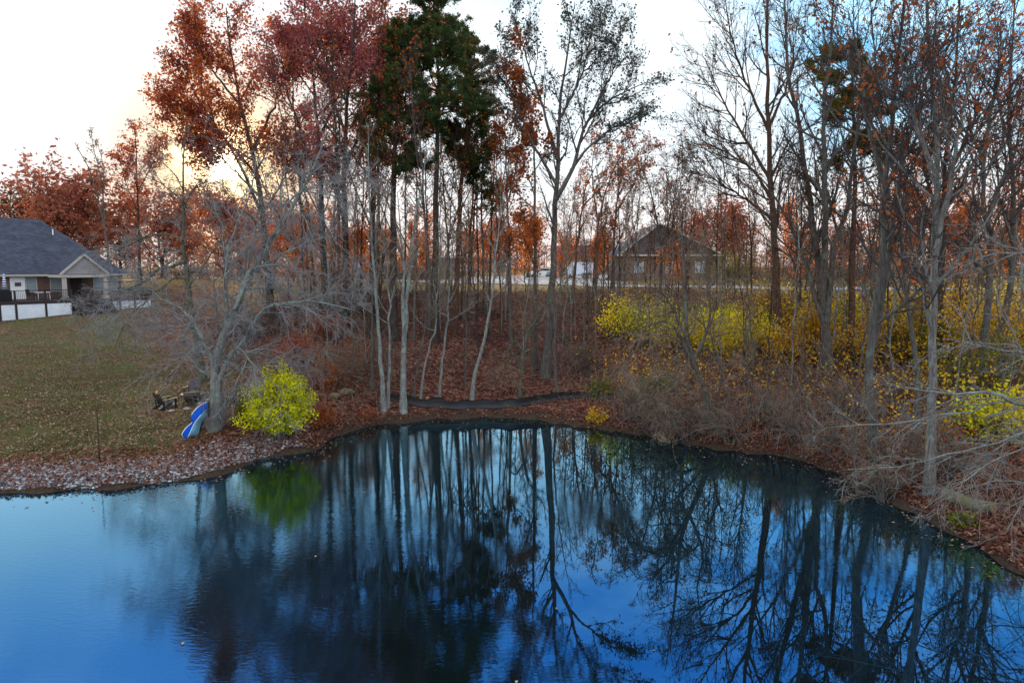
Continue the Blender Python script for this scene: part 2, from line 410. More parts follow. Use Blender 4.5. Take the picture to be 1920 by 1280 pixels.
def make_plant(name, label, cat, group, loc, mains, radii, levels, bark, twig, leaf=None, seed=1, rtip=.0045, leaf2=None, crown_name='crown', twig_from=1):
    """loc: world base; mains in world coords"""
    rng = np.random.default_rng(seed)
    root = empty(name, loc, label, cat, group)
    trunk, tw, allp = plant_parts(mains, radii, levels, rng, rtip, twig_from=twig_from)
    V, F = merge(trunk); npmesh('trunk', V, [F], M[bark], root, True, loc)
    V, F = merge(tw)
    npmesh(crown_name, V, [F], M[twig], root, True, loc)
    if leaf:
        parts = []; mats = []; mi = []
        for k, lf in enumerate([leaf] + ([leaf2] if leaf2 else [])):
            lf = dict(lf); mat = lf.pop('mat'); Pl = allp[lf.pop('level', -1)]
            if lf.pop('tuft', False): v, f = tufts(Pl, rng=rng, **lf)
            else: v, f = leaves(Pl, rng=rng, **lf)
            parts.append((v, f)); mats.append(M[mat]); mi += [k] * len(f)
        V, F = merge(parts); npmesh('foliage', V, [F], mats, root, False, loc, mi)
    return root
def px_mains(specs, Y, rng, n=18, wv=.03):
    """specs: list of (pixel points, r0, r1[, depth drift]); returns world polylines"""
    ms, rs = [], []
    for sp in specs:
        pts, r0, r1 = sp[:3]; dr = sp[3] if len(sp) > 3 else rng.uniform(-.12, .12)
        w = [W(p[0], p[1], Y) for p in pts]
        Lh = np.cumsum([0] + [np.linalg.norm(b - a) for a, b in zip(w, w[1:])])
        w = [W(p[0], p[1], Y + dr * l) for p, l in zip(pts, Lh)]
        q = spline(w, n); k = np.linspace(0, 1, n)
        q += rng.normal(0, wv, q.shape) * np.sin(PI * k)[:, None]
        ms.append(q); r = r0 + (r1 - r0) * k ** .85
        rs.append(r)
    return ms, rs
def px_tree(name, label, cat, group, base, specs, levels, bark, twig, leaf=None, seed=1, Y=None, flare=.5, **kw):
    """a tree whose stems follow given pixel paths, standing where the ray through its base meets the ground"""
    rng = np.random.default_rng(seed + 1000)
    g = ground_at(*base)
    if Y is not None: g = W(base[0], base[1], Y); g[2] = hz(g[0], g[1])
    ms, rs = px_mains(specs, g[1], rng)
    for m, r in zip(ms, rs):
        if np.linalg.norm(m[0][:2] - g[:2]) < 1.2 and abs(m[0][2] - g[2]) < 1.5:
            m[0][2] = g[2] - .25
            r *= 1 + flare * np.exp(-np.linspace(0, 1, len(r)) * 22)
    loc = (g[0], g[1], g[2])
    return make_plant(name, label, cat, group, loc, ms, rs, levels, bark, twig, leaf, seed, **kw), g
def auto_mains(height, lean, rng, r0, r1=.02, fork=None, n=14, wv=.05):
    """a trunk of its own near the origin, optionally forked"""
    k = np.linspace(0, 1, n); a = rng.uniform(0, 6.28)
    c = np.stack([lean * height * k ** 1.3 * math.cos(a), lean * height * k ** 1.3 * math.sin(a), height * k - .25 * (1 - k)], 1)
    c[1:] += np.cumsum(rng.normal(0, wv, (n - 1, 3)) * np.array([1, 1, .2]), 0)
    ms, rs = [c], [(r0 + (r1 - r0) * k ** .85) * (1 + .45 * np.exp(-k * 20))]
    for j in range(fork or 0):
        i = rng.integers(3, 7); th = rng.uniform(0, 6.28); ln = height * (1 - i / n) * rng.uniform(.8, 1)
        e = c[i] + np.array([math.cos(th) * ln * .35, math.sin(th) * ln * .35, ln])
        mid = (c[i] + e) / 2 + np.array([math.cos(th), math.sin(th), -.2]) * ln * .06
        ms.append(spline([c[i], mid, e], n)); rr = rs[0][i] * .7; rs.append(rr + (r1 - rr) * k)
    return ms, rs
def auto_plant(name, label, cat, group, loc, height, r0, levels, bark, twig, leaf=None, seed=1, lean=.04, fork=None, wv=.05, **kw):
    rng = np.random.default_rng(seed)
    ms, rs = auto_mains(height, lean, rng, r0, fork=fork, wv=wv)
    L = np.array(loc)
    return make_plant(name, label, cat, group, loc, [m + L for m in ms], rs, levels, bark, twig, leaf, seed, **kw)
# ------------------------------------------------------------------ building materials
def m_tiles(name, a, b, sx, sy, mortar=None, kind='brick'):
    m = bpy.data.materials.new(name); n, N, L = nt(m); co_ = objco(N, L)
    t = N.new('ShaderNodeTexBrick'); t.inputs['Scale'].default_value = 1; t.inputs['Brick Width'].default_value = sx; t.inputs['Row Height'].default_value = sy
    t.inputs['Mortar Size'].default_value = .012; t.inputs['Color1'].default_value = (*a, 1); t.inputs['Color2'].default_value = (*b, 1); t.inputs['Mortar'].default_value = (*(mortar or [x * .6 for x in a]), 1)
    sp = N.new('ShaderNodeSeparateXYZ'); L.new(co_, sp.inputs[0]); cb = N.new('ShaderNodeCombineXYZ')
    L.new(math_(N, L, 'ADD', sp.outputs[0], sp.outputs[1]), cb.inputs[0]); L.new(sp.outputs[2], cb.inputs[1]); L.new(cb.outputs[0], t.inputs['Vector'])
    f = noise(N, L, 1.1, 6, .6, co_); r = ramp(N, [(.3, (.7, .7, .7)), (.7, (1.15, 1.15, 1.15))]); L.new(f, r.inputs[0])
    out_bsdf(n, N, L, mixc(N, L, 1.0, t.outputs[0], r.outputs[0], 'MULTIPLY'), .9, None, .15); return m
M['shingle'] = m_tiles('shingle', (.062, .07, .10), (.036, .042, .064), .33, .14)
M['shingle_blue'] = m_tiles('shingle_blue', (.035, .05, .10), (.028, .04, .08), .4, .2)
M['brick'] = m_tiles('brick', (.15, .075, .055), (.10, .05, .04), .22, .075, (.17, .15, .14))
M['siding'] = m_tiles('siding', (.29, .28, .29), (.27, .26, .27), 30, .15)
M['grey_siding'] = m_tiles('grey_siding', (.085, .085, .095), (.07, .07, .08), 30, .16)
M['trim'] = m_plain('trim', (.38, .35, .33), .6)
M['white_paint'] = m_plain('white_paint', (.72, .73, .76), .5, .06, 3)
M['panel'] = m_plain('panel', (.62, .66, .74), .7, .12, 1.6)
M['dark_deck'] = m_plain('dark_deck', (.035, .025, .03), .8)
M['black_metal'] = m_plain('black_metal', (.012, .012, .014), .45)
M['dark_cover'] = m_plain('dark_cover', (.018, .018, .024), .7, .3)
M['glass'] = m_plain('glass', (.22, .28, .33), .08, .1, 2, .6)
M['dark_glass'] = m_plain('dark_glass', (.02, .025, .03), .05, .1, 2, .6)
M['rubber'] = m_plain('rubber', (.015, .015, .015), .8)
M['rim'] = m_plain('rim', (.4, .4, .42), .35, .1, 5, .5, .6)
M['car_white'] = m_plain('car_white', (.62, .64, .66), .3, .05, 3, .5)
M['car_dark'] = m_plain('car_dark', (.03, .035, .05), .25, .05, 3, .5)
M['car_grey'] = m_plain('car_grey', (.22, .24, .27), .3, .05, 3, .5)
M['trailer_white'] = m_plain('trailer_white', (.55, .62, .75), .45, .08, 2)
M['hi_vis'] = m_plain('hi_vis', (.65, .75, .08), .5)
M['boat_blue'] = m_plain('boat_blue', (.003, .065, .42), .85, .2, 3, .05)
M['boat_pale'] = m_plain('boat_pale', (.15, .36, .50), .8, .2, 3, .1)
M['concrete'] = m_plain('concrete', (.27, .26, .27), .85, .2, .8)
M['asphalt'] = m_plain('asphalt', (.13, .13, .14), .9, .25, 1.2)
M['chair_black'] = m_plain('chair_black', (.02, .02, .022), .6, .3)
M['chair_grey'] = m_plain('chair_grey', (.065, .055, .075), .7, .25)
M['orange_cloth'] = m_plain('orange_cloth', (.75, .26, .03), .8)
M['rust_iron'] = m_plain('rust_iron', (.035, .028, .026), .7, .4, 8)
M['log'] = m_bark('log', (.06, .05, .035), (.24, .19, .13), (.14, .15, .07), .4)
M['cut_wood'] = m_plain('cut_wood', (.2, .14, .09), .9, .3, 9)
M['stone'] = m_plain('stone', (.25, .24, .23), .9, .3, 5, .2, 0, .02)
def m_stripe(name, a, b, f):
    m = bpy.data.materials.new(name); n, N, L = nt(m); s = N.new('ShaderNodeSeparateXYZ'); L.new(objco(N, L), s.inputs[0])
    k = math_(N, L, 'GREATER_THAN', math_(N, L, 'SINE', math_(N, L, 'MULTIPLY', s.outputs[2], f)), 0)
    out_bsdf(n, N, L, mixc(N, L, k, a, b), .8); return m
M['stripe'] = m_stripe('stripe', (.03, .06, .25), (.6, .6, .64), 30)
def m_silt():
    m = bpy.data.materials.new('silt_fabric'); n, N, L = nt(m)
    f = noise(N, L, 5, 5, .6, objco(N, L, (.35, .35, 6))); r = ramp(N, [(.35, (.006, .006, .008)), (.62, (.014, .014, .018)), (.82, (.05, .052, .066))]); L.new(f, r.inputs[0])
    out_bsdf(n, N, L, r.outputs[0], .5, bump(N, L, f, .7, .04), .4); return m
M['silt'] = m_silt()

# ------------------------------------------------------------------ the hip-roofed house at the left, turned 50 degrees
A = R(50); HX, HY = -40.2, 72.0
house = empty('house', (HX, HY, 0), 'grey hip-roofed brick house with gabled porch and raised deck, at the left', 'house', None, A)
EV, DK = 5.78, 3.42
MB().box((-22, .6, .8), (-.6, 13.4, EV - .12)).build('wall', M['brick'], house)
rf = MB(); a_, rz = 5.8, 11.4
E = [(.0, 0, EV), (-24, 0, EV), (-24, 14, EV), (0, 14, EV)]; r1, r2 = (-a_, 7, rz), (-24, 7, rz)
rf.add(E + [r1, r2], [(1, 0, 4, 5), (0, 3, 4), (3, 2, 5, 4), (2, 1, 5), (0, 1, 2, 3)])
roof = rf.build('roof', M['shingle'], house)
MB().box((-24, -.04, EV - .2), (0.04, .12, EV - .015)).build('gutter', M['trim'], house)
MB().tube((-5.2, 5.0, 9.6), (-5.2, 5.0, 10.35), .06).build('vent_pipe', M['white_paint'], roof)
# porch: gable roof on two columns
px0, px1, pg = -7.25, -3.25, -3.5; pm = (px0 + px1) / 2; pa = EV + 1.85
back = 7 * 1.85 / (rz - EV) + .15
MB().add([(px0, pg, EV), (pm, pg, pa), (pm, back, pa + .02), (px0, .1, EV + .05), (px1, pg, EV), (px1, .1, EV + .05)], [(0, 1, 2, 3), (1, 4, 5, 2)]).build('porch_roof', M['shingle'], house)
MB().poly([(px0 + .1, pg + .12, EV + .02), (px1 - .1, pg + .12, EV + .02), (pm, pg + .12, pa - .12)]).build('gable', M['siding'], house)
rk = MB(); rk.bar((px0 - .1, pg - .02, EV - .02), (pm, pg - .02, pa + .02), .1, .2); rk.bar((px1 + .1, pg - .02, EV - .02), (pm, pg - .02, pa + .02), .1, .2)
rk.box((px0 - .12, pg - .06, EV - .3), (px1 + .12, pg + .1, EV - .04)); rk.box((px0 - .1, pg + .1, EV - .3), (px0 + .06, .5, EV - .04)); rk.box((px1 - .06, pg + .1, EV - .3), (px1 + .1, .5, EV - .04))
rk.build('gable_trim', M['trim'], house)
for cx in (px0 + .25, px1 - .25):
    c_ = MB().box((cx - .17, pg + .02, DK), (cx + .17, pg + .36, EV - .3)).build('column', M['trim'], house, bevel=.02)
    MB().box((cx - .24, pg - .05, DK), (cx + .24, pg + .43, DK + .25)).build('column_base', M['trim'], c_, bevel=.02)
MB().box((px0 + .1, pg + .05, 1.6), (px0 + .22, pg + .17, DK)).build('porch_post', M['trim'], house)
d_ = MB().box((-10.3, .52, DK), (-9.1, .62, DK + 2.1)).build('door', M['white_paint'], house, bevel=.02)
MB().box((-9.95, .47, DK + 1.25), (-9.45, .52, DK + 1.6)).build('wreath', M['chair_grey'], d_)
def window(x0, x1, z0, z1, mat='glass'):
    fr = MB()
    for lo, hi in (((x0 - .07, .5, z0 - .07), (x0, .62, z1 + .07)), ((x1, .5, z0 - .07), (x1 + .07, .62, z1 + .07)), ((x0, .5, z1), (x1, .62, z1 + .07)), ((x0, .5, z0 - .07), (x1, .62, z0)), ((x0, .52, (z0 + z1) / 2 - .025), (x1, .6, (z0 + z1) / 2 + .025))): fr.box(lo, hi)
    w_ = fr.build('window', M['trim'], house); MB().box((x0, .56, z0), (x1, .59, z1)).build('pane', M[mat], w_)
for x0, x1 in ((-13.6, -12.6), (-9.0, -8.2), (-7.0, -6.2), (-3.2, -2.3), (-1.9, -1.0), (-17, -15.8)): window(x0, x1, DK + .7, DK + 2.05)
MB().box((-5.3, .53, DK), (-4.3, .6, DK + 2.05)).build('door', M['dark_deck'], house, label='dark porch door')
deck = MB().box((-15, -4.0, DK - .28), (.5, .55, DK)).build('deck', M['dark_deck'], house)
def rail(p0, p1):
    rr_ = MB(); p0, p1 = np.array(p0), np.array(p1); n_ = int(np.linalg.norm(p1 - p0) / .13)
    for z_ in (DK + .12, DK + .95): rr_.bar(p0 + [0, 0, z_], p1 + [0, 0, z_], .05, .05)
    for i in range(1, n_):
        q = p0 + (p1 - p0) * i / n_; rr_.box((q[0] - .012, q[1] - .012, DK + .12), (q[0] + .012, q[1] + .012, DK + .95))
    rr_.build('railing', M['black_metal'], deck)
rail((-15, -3.95, 0), (-6.9, -3.95, 0)); rail((-2.7, -3.95, 0), (.45, -3.95, 0)); rail((.45, -3.95, 0), (.45, .5, 0))
def gz(lx, ly): return hz(HX + lx * math.cos(A) - ly * math.sin(A), HY + lx * math.sin(A) + ly * math.cos(A))
def panel(x0, x1, y=-3.98):
    MB().prism([(x0, y, gz(x0, y) - .1), (x1, y, gz(x1, y) - .1), (x1, y, DK - .3), (x0, y, DK - .3)], (0, .05, 0)).build('skirt_panel', M['panel'], deck)
    MB().box((x1 + .01, y - .03, gz(x1, y) - .2), (x1 + .15, y + .1, DK + .95)).build('deck_post', M['dark_deck'], deck)
for x0, x1 in ((-15, -13.9), (-13.7, -12.4), (-12.2, -11.2), (-11.0, -8.9), (-8.7, -6.75)): panel(x0, x1)
for x0, x1 in ((-3.2, -2.6), (-2.4, -1.2), (-1.0, .4)): panel(x0, x1)
sk = MB()
for i in range(6): sk.box((-6.5, -4.05 - .28 * (5 - i), gz(-5, -4.6) + .02), (-3.3, -3.8 - .28 * (5 - i), gz(-5, -4.6) + (i + 1) * (DK - gz(-5, -4.6)) / 6.5))
sk.build('steps', M['dark_deck'], deck)
MB().box((-6.6, -1.0, 1.0), (-3.2, -.95, DK - .3)).build('skirt_board', M['dark_deck'], deck, label='dark boards behind the steps')
def hw(lx, ly, z): return (HX + lx * math.cos(A) - ly * math.sin(A), HY + lx * math.sin(A) + ly * math.cos(A), z)
pu = empty('patio_umbrella', hw(-11.4, -2.2, DK), 'folded blue and white striped patio umbrella on the deck at the left edge', 'umbrella')
MB().tube((0, 0, 0), (0, 0, 2.45), .03).build('pole', M['white_paint'], pu)
MB().tube((0, 0, .85), (0, 0, 2.35), .22, .07, 10).build('canopy', M['stripe'], pu, True)
MB().tube((0, 0, 0), (0, 0, .1), .28).build('base', M['dark_cover'], pu)
bg_ = empty('barbecue_grill', hw(-11.9, -3.0, DK), 'black covered grill behind the deck railing under the striped umbrella', 'grill', None, A)
MB().prism([(-.75, -.3, 0), (.75, -.3, 0), (.75, -.3, .85), (.45, -.3, 1.12), (-.45, -.3, 1.12), (-.75, -.3, .85)], (0, .6, 0)).build('cover', M['dark_cover'], bg_, bevel=.06)
MB().box((-.78, -.33, .8), (.78, .33, .84)).build('hem', M['dark_cover'], bg_)
pt = empty('patio_table', hw(-8.6, -2.6, DK), 'small white patio table on the deck left of the porch columns', 'table', None, A)
MB().box((-.55, -.4, .68), (.55, .4, .73)).build('tabletop', M['white_paint'], pt)
for sx, sy in ((-1,-1),(1,-1),(1,1),(-1,1)): MB().tube((sx * .48, sy * .34, 0), (sx * .45, sy * .3, .68), .025).build('leg', M['white_paint'], pt)
def patio_chair(loc, rz, label):
    t = empty('patio_chair', loc, label, 'chair', 'dark chairs on the deck', rz)
    MB().box((-.28, -.28, .4), (.28, .28, .46)).build('seat', M['chair_black'], t); MB().prism([(-.28, .25, .44), (.28, .25, .44), (.28, .4, 1.0), (-.28, .4, 1.0)], (0, .05, 0)).build('backrest', M['chair_black'], t)
    for sx in (-1, 1):
        for sy in (-1, 1): MB().tube((sx * .26, sy * .26, 0), (sx * .26, sy * .24, .42), .02).build('leg', M['chair_black'], t)
        MB().box((sx * .3 - .03, -.28, .62), (sx * .3 + .03, .3, .66)).build('armrest', M['chair_black'], t)
patio_chair(hw(-9.4, -2.4, DK), A + .8, 'dark patio chair on the deck left of the small white table')
patio_chair(hw(-1.6, -2.2, DK), A - .3, 'dark patio chair on the right end of the deck')
patio_chair(hw(-.5, -2.0, DK), A + .3, 'dark patio chair at the right corner of the deck railing')

# ------------------------------------------------------------------ lawn things
def lawn_chair(px, py, rz, mat, label):
    g = ground_at(px, py); t = empty('lawn_chair', tuple(g), label, 'chair', 'reclined lawn chairs around the fire pit', rz); t.scale = (.82,) * 3
    s = MB()
    for i in range(5): s.prism([(-.27, -.42 + i * .135, .36 - i * .028), (.27, -.42 + i * .135, .36 - i * .028), (.27, -.30 + i * .135, .335 - i * .028), (-.27, -.30 + i * .135, .335 - i * .028)], (0, 0, .025))
    s.build('seat', M[mat], t)
    b = MB()
    for i in range(5):
        x = -.24 + i * .12; hh = .98 - .05 * abs(i - 2)
        b.prism([(x - .05, .2, .24), (x + .05, .2, .24), (x + .055, .52, hh), (x - .055, .52, hh)], (0, .028, .01))
    b.build('backrest', M[mat], t)
    for sx in (-1, 1):
        MB().prism([(sx * .34 - .06, -.46, .54), (sx * .34 + .06, -.46, .54), (sx * .34 + .05, .38, .50), (sx * .34 - .05, .38, .50)], (0, 0, .025)).build('armrest', M[mat], t)
        MB().box((sx * .31 - .02, -.42, 0), (sx * .31 + .02, -.32, .54)).build('leg', M[mat], t)
        MB().bar((sx * .30, -.2, .3), (sx * .30, .55, .03), .03, .1).build('leg', M[mat], t)
        MB().bar((sx * .33, .3, .03), (sx * .33, .34, .52), .03, .07).build('leg', M[mat], t)
    return t, g
t, g = lawn_chair(311, 766, R(150), 'chair_black', 'black slatted lawn chair left of the fire pit, orange cloth on its back')
a = R(150); top = np.array([-.1 * math.cos(a) - .52 * math.sin(a), -.1 * math.sin(a) + .52 * math.cos(a)])
oc = MB(); ss = 8
ring = [[(math.cos(u) * .06 * w, math.sin(u) * .05 * w, zz_ * .65) for u in np.arange(ss) * 2 * PI / ss] for w, zz_ in ((.8, -.14), (1.1, -.06), (1.0, .03), (.55, .075))]
oc.add([p for r_ in ring for p in r_], [(i * ss + j, i * ss + (j + 1) % ss, (i + 1) * ss + (j + 1) % ss, (i + 1) * ss + j) for i in range(3) for j in range(ss)] + [tuple(range(ss))[::-1], tuple(range(3 * ss, 4 * ss))])
o = oc.build('orange_cap', M['orange_cloth'], None, True); o.location = (g[0] + top[0] * .82, g[1] + top[1] * .82, g[2] + .80); tag(o, 'small orange cap hung on the back of the left black lawn chair', 'cap')
lawn_chair(361, 742, R(5), 'chair_grey', 'grey tall-backed lawn chair behind the fire pit'); lawn_chair(428, 755, R(-60), 'chair_black', 'black lawn chair half hidden behind the foot of the pale tree')
g = ground_at(364, 756); fp = empty('fire_pit', tuple(g), 'dark round iron fire pit between the lawn chairs', 'fire pit')
MB().tube((0, 0, .12), (0, 0, .42), .34, .47, 18).build('bowl', M['rust_iron'], fp, True); MB().tube((0, 0, .4), (0, 0, .44), .54, .54, 18).build('rim', M['rust_iron'], fp)
for i in range(4): MB().bar((.26 * math.cos(i * PI / 2), .26 * math.sin(i * PI / 2), .3), (.42 * math.cos(i * PI / 2), .42 * math.sin(i * PI / 2), 0), .04, .04).build('leg', M['rust_iron'], fp)
lg = MB()
for i in range(4): lg.tube((-.35 + .05 * i, -.2 + .13 * i, .47 + .03 * (i % 2)), (.33 - .04 * i, -.15 + .1 * i, .5), .045, .04, 8)
lg.build('firewood', M['log'], fp, True)
rs_ = np.random.default_rng(8)
def rock(loc, s, label, group, mat='stone', flat=.6):
    ico = bpy.data.meshes.new('rock'); import bmesh; bm = bmesh.new(); bmesh.ops.create_icosphere(bm, subdivisions=2, radius=1)
    k = rs_.normal(0, 1, (6, 3))
    for v in bm.verts:
        d = np.array(v.co); q = 1 + .14 * sum(math.sin(3 * (d @ kk)) for kk in k) / 2; v.co = Vector(d * q * s * np.array([1.2, 1, flat]))
    bm.to_mesh(ico); bm.free(); ico.materials.append(M[mat]); ob = bpy.data.objects.new('rock', ico); COL.objects.link(ob); ob.location = loc; ob.rotation_euler = (0, 0, rs_.uniform(0, 6)); return tag(ob, label, 'rock', group)
for i in range(9):
    u = PI * .1 + i * 2 * PI / 9; x, y = g[0] + .95 * math.cos(u) - .3, g[1] + .8 * math.sin(u) - .25
    rock((x, y, hz(x, y) + .03), .13, 'rounded grey stone in the ring around the fire pit', 'stones ringing the fire pit')
# blue boat shell propped on the tree
b0 = ground_at(350, 822); bt = empty('paddle_boat', tuple(b0), 'blue and pale two-lobed boat shell tipped on its side against the pale tree', 'boat')
def boat():
    zm = lambda pts: spline(np.array([(250 + x / 4.74, 640 + y / 4.74) for x, y in pts]), 22)
    Y0 = b0[1]
    ridge = zm([(662, 570), (610, 640), (548, 718), (512, 790), (478, 868)])
    left = zm([(655, 538), (585, 575), (530, 632), (505, 690), (528, 714), (470, 768), (432, 832), (474, 868)])
    right = zm([(664, 575), (656, 660), (610, 712), (590, 780), (575, 825), (520, 855), (480, 870)])
    up = np.linspace(1, 0, 22)
    w3 = lambda c, dy: np.array([W(x, y, Y0 + .25 * u + dy) - b0 for (x, y), u in zip(c, up)])
    Rg, Lf, Rt = w3(ridge, -.16), w3(left, .10), w3(right, .06)
    def strip(a, b, bul, name, mat):
        rows = [a * (1 - t) + b * t + np.array([0, -1, .2]) * bul * math.sin(PI * t) for t in np.linspace(0, 1, 6)]
        i_ = np.arange(6 * 22).reshape(6, 22)
        npmesh(name, np.stack(rows).reshape(-1, 3), [np.stack([i_[:-1, :-1], i_[:-1, 1:], i_[1:, 1:], i_[1:, :-1]], -1).reshape(-1, 4)], M[mat], bt)
    strip(Lf, Rg, .05, 'blue_side', 'boat_blue'); strip(Rg, Rt, .06, 'pale_side', 'boat_pale')
    strip(Lf + [0, .12, -.02], Rt + [0, .14, -.02], -.05, 'underside', 'dark_cover')
    for C_, a_, b_, r_ in ((Lf, 0, 9, .022), (Lf, 12, 21, .022), (Rg, 6, 21, .012)):
        v_, f_ = tubes(C_[None, a_:b_], np.full((1, b_ - a_), r_), 6); npmesh('edge_trim', v_, [f_], M['white_paint'], bt)
boat()
def stake(px, py, hgt, r, label, mat='black_metal'):
    g = ground_at(px, py); t = empty('stake', tuple(g), label, 'stake'); MB().tube((0, 0, -.1), (.02, 0, hgt), r, None, 6).build('pole', M[mat], t); MB().tube((0, 0, 0), (0, 0, .25), r * 2.2, None, 8).build('socket', M[mat], t)
stake(187, 864, 1.7, .012, 'thin dark metal stake at the top of the stony shore')
# silt fence
SF = [(712, 748), (735, 752), (760, 758), (800, 764), (860, 768), (900, 766), (960, 763), (1010, 757), (1050, 750), (1100, 747), (1165, 746)]
sf = [ground_at(*p) for p in SF]; f0 = sf[0]
fe = empty('silt_fence', tuple(f0), 'low black plastic silt fence sagging along the far shore', 'fence')
c_ = spline(np.array([p[:2] for p in sf]), 90); zb = h(c_[:, 0], c_[:, 1]); top_ = .38 + .03 * np.sin(np.arange(90) * .7) + rs_.normal(0, .02, 90)
top_[:8] *= np.linspace(.3, 1, 8); top_[60:] *= np.linspace(1, .55, 30); nrm = np.gradient(c_, axis=0); nrm = np.c_[-nrm[:, 1], nrm[:, 0]]; nrm /= np.linalg.norm(nrm, axis=1, keepdims=True)
rows = []
for k, (fz, bul) in enumerate(((-.05, -.10), (.06, -.13), (.22, -.05), (.45, .07), (.7, -.02), (.88, .05), (1, -.02))):
    o_ = .6 * bul * (1 + .5 * np.sin(np.arange(90) * .45 + k)); rows.append(np.c_[c_ - nrm * 0 + nrm * o_[:, None], zb + fz * top_ * (1 if fz > 0 else .5)])
G = np.stack(rows); ii = np.arange(7 * 90).reshape(7, 90)
npmesh('fabric', G.reshape(-1, 3), [np.stack([ii[:-1, :-1], ii[:-1, 1:], ii[1:, 1:], ii[1:, :-1]], -1).reshape(-1, 4)], M['silt'], fe, True, f0)
for i in range(3, 90, 9):
    x, y = c_[i] + nrm[i] * .14; q = np.array([x, y, zb[i]]) - f0
    MB().bar(q - [0, 0, .15], q + [rs_.normal(0, .05), .05, top_[i] + .12], .035, .035).build('post', M['log'], fe)
# fallen log and stones
g = ground_at(1770, 940); g2 = ground_at(1862, 966); lo = empty('fallen_log', tuple(g), 'weathered fallen log lying on the right bank above the water', 'log')
n_ = 9; k = np.linspace(0, 1, n_)[:, None]; P_ = np.zeros((n_, 3)) + (g2 - g) * k + np.array([0, 0, .14]); P_[:, 2] += .03 * np.sin(np.arange(n_))
V_, F_ = tubes(P_[None], (.19 - .05 * k.T + rs_.normal(0, .012, (1, n_))), 12); cap = MB(); npmesh('trunk', V_, [F_], M['log'], lo, True)
MB().tube(P_[-1] - .002 * (g2 - g), P_[-1] + .01 * (g2 - g), .137, .13, 12).build('cut_end', M['cut_wood'], lo); MB().tube(P_[4], P_[4] + [.1, -.15, .35], .045, .02, 8).build('branch_stub', M['log'], lo, True)
for px, py, s, lab in ((650, 738, .3, 'dark mossy rock in the wood left of the pale trunks'), (628, 745, .24, 'smaller dark rock beside the mossy one above the lime bush'), (1245, 828, .2, 'small rock breaking the water edge left of the arching tree')):
    q = ground_at(px, py); rock((q[0], q[1], q[2] + s * .15), s, lab, 'dark rocks by the wood', 'log')

# ------------------------------------------------------------------ road, driveway, far houses and vehicles
def drape(name, pts, width, mat, lift):
    c = spline(np.array(pts), 60); t = np.gradient(c, axis=0); n_ = np.c_[-t[:, 1], t[:, 0]]; n_ /= np.linalg.norm(n_, axis=1, keepdims=True)
    V = []
    for u in np.linspace(-.5, .5, 7):
        q = c + n_ * width * u; V.append(np.c_[q, h(q[:, 0], q[:, 1]) + lift])
    i = np.arange(7 * 60).reshape(7, 60); V = np.stack(V).reshape(-1, 3)
    return tag(npmesh(name, V, [np.stack([i[:-1, :-1], i[1:, :-1], i[1:, 1:], i[:-1, 1:]], -1).reshape(-1, 4)], M[mat]), kind='structure')
def gp(px, py): return ground_at(px, py)[:2]
drape('road', [W(2100, 555, 52)[:2], W(1800, 550, 54)[:2], W(1520, 546, 56)[:2], W(1300, 540, 60)[:2], W(1100, 535, 66)[:2], W(900, 530, 76)[:2], W(700, 525, 90)[:2], W(500, 520, 105)[:2], W(200, 515, 120)[:2]], 5.5, 'concrete', .05)
drape('driveway', [W(1000, 530, 74)[:2], W(985, 520, 95)[:2], W(1040, 512, 130)[:2], W(1100, 510, 150)[:2]], 22, 'concrete', .035)
drape('road_edge', [W(2100, 555, 56.2)[:2], W(1800, 550, 58.2)[:2], W(1520, 546, 60.2)[:2], W(1300, 540, 64.2)[:2], W(1100, 535, 70.2)[:2]], .5, 'trim', .02)
def on(px, Y):
    p = W(px, 510, Y); return (p[0], p[1], hz(p[0], p[1]))
# brick house with a big grey gable
bx = on(1256, 88); s_ = 88 / 1280
bh = empty('house', bx, 'brick ranch house with a wide grey gable beyond the road, centre right', 'house')
hw_ = 6.25; ez = W(1256, 478, 88)[2] - bx[2]; az = W(1233, 419, 88)[2] - bx[2]
MB().box((-hw_, 0, -.4), (hw_, 12, ez)).build('wall', M['brick'], bh)
MB().prism([(-hw_ - .1, -.05, ez), (hw_ + .1, -.05, ez), (-1.5, -.05, az - .1)], (0, .06, 0)).build('gable', M['grey_siding'], bh)
MB().add([(-hw_ - .6, -.5, ez - .1), (-1.5, -.5, az), (hw_ + .7, -.5, ez - .1), (-hw_ - .6, 12.5, ez - .1), (-1.5, 12.5, az), (hw_ + .7, 12.5, ez - .1)], [(0, 1, 4, 3), (1, 2, 5, 4)]).build('roof', M['shingle'], bh)
tr_ = MB(); tr_.box((-hw_ - .5, -.45, ez - .15), (hw_ + .6, -.06, ez + .06)); tr_.bar((-hw_ - .6, -.52, ez - .12), (-1.5, -.52, az - .02), .06, .2); tr_.bar((hw_ + .7, -.52, ez - .12), (-1.5, -.52, az - .02), .06, .2); tr_.build('gable_trim', M['trim'], bh)
for x0 in (-4.6, -.6, 3.2):
    f = MB(); f.box((x0, -.08, .9), (x0 + .08, .04, 2.4)); f.box((x0 + 1.12, -.08, .9), (x0 + 1.2, .04, 2.4)); f.box((x0 + .08, -.08, 2.32), (x0 + 1.12, .04, 2.4)); f.box((x0 + .08, -.08, .9), (x0 + 1.12, .04, .98))
    w_ = f.build('window', M['trim'], bh); MB().box((x0 + .08, -.03, .98), (x0 + 1.12, -.01, 2.32)).build('pane', M['glass'], w_)
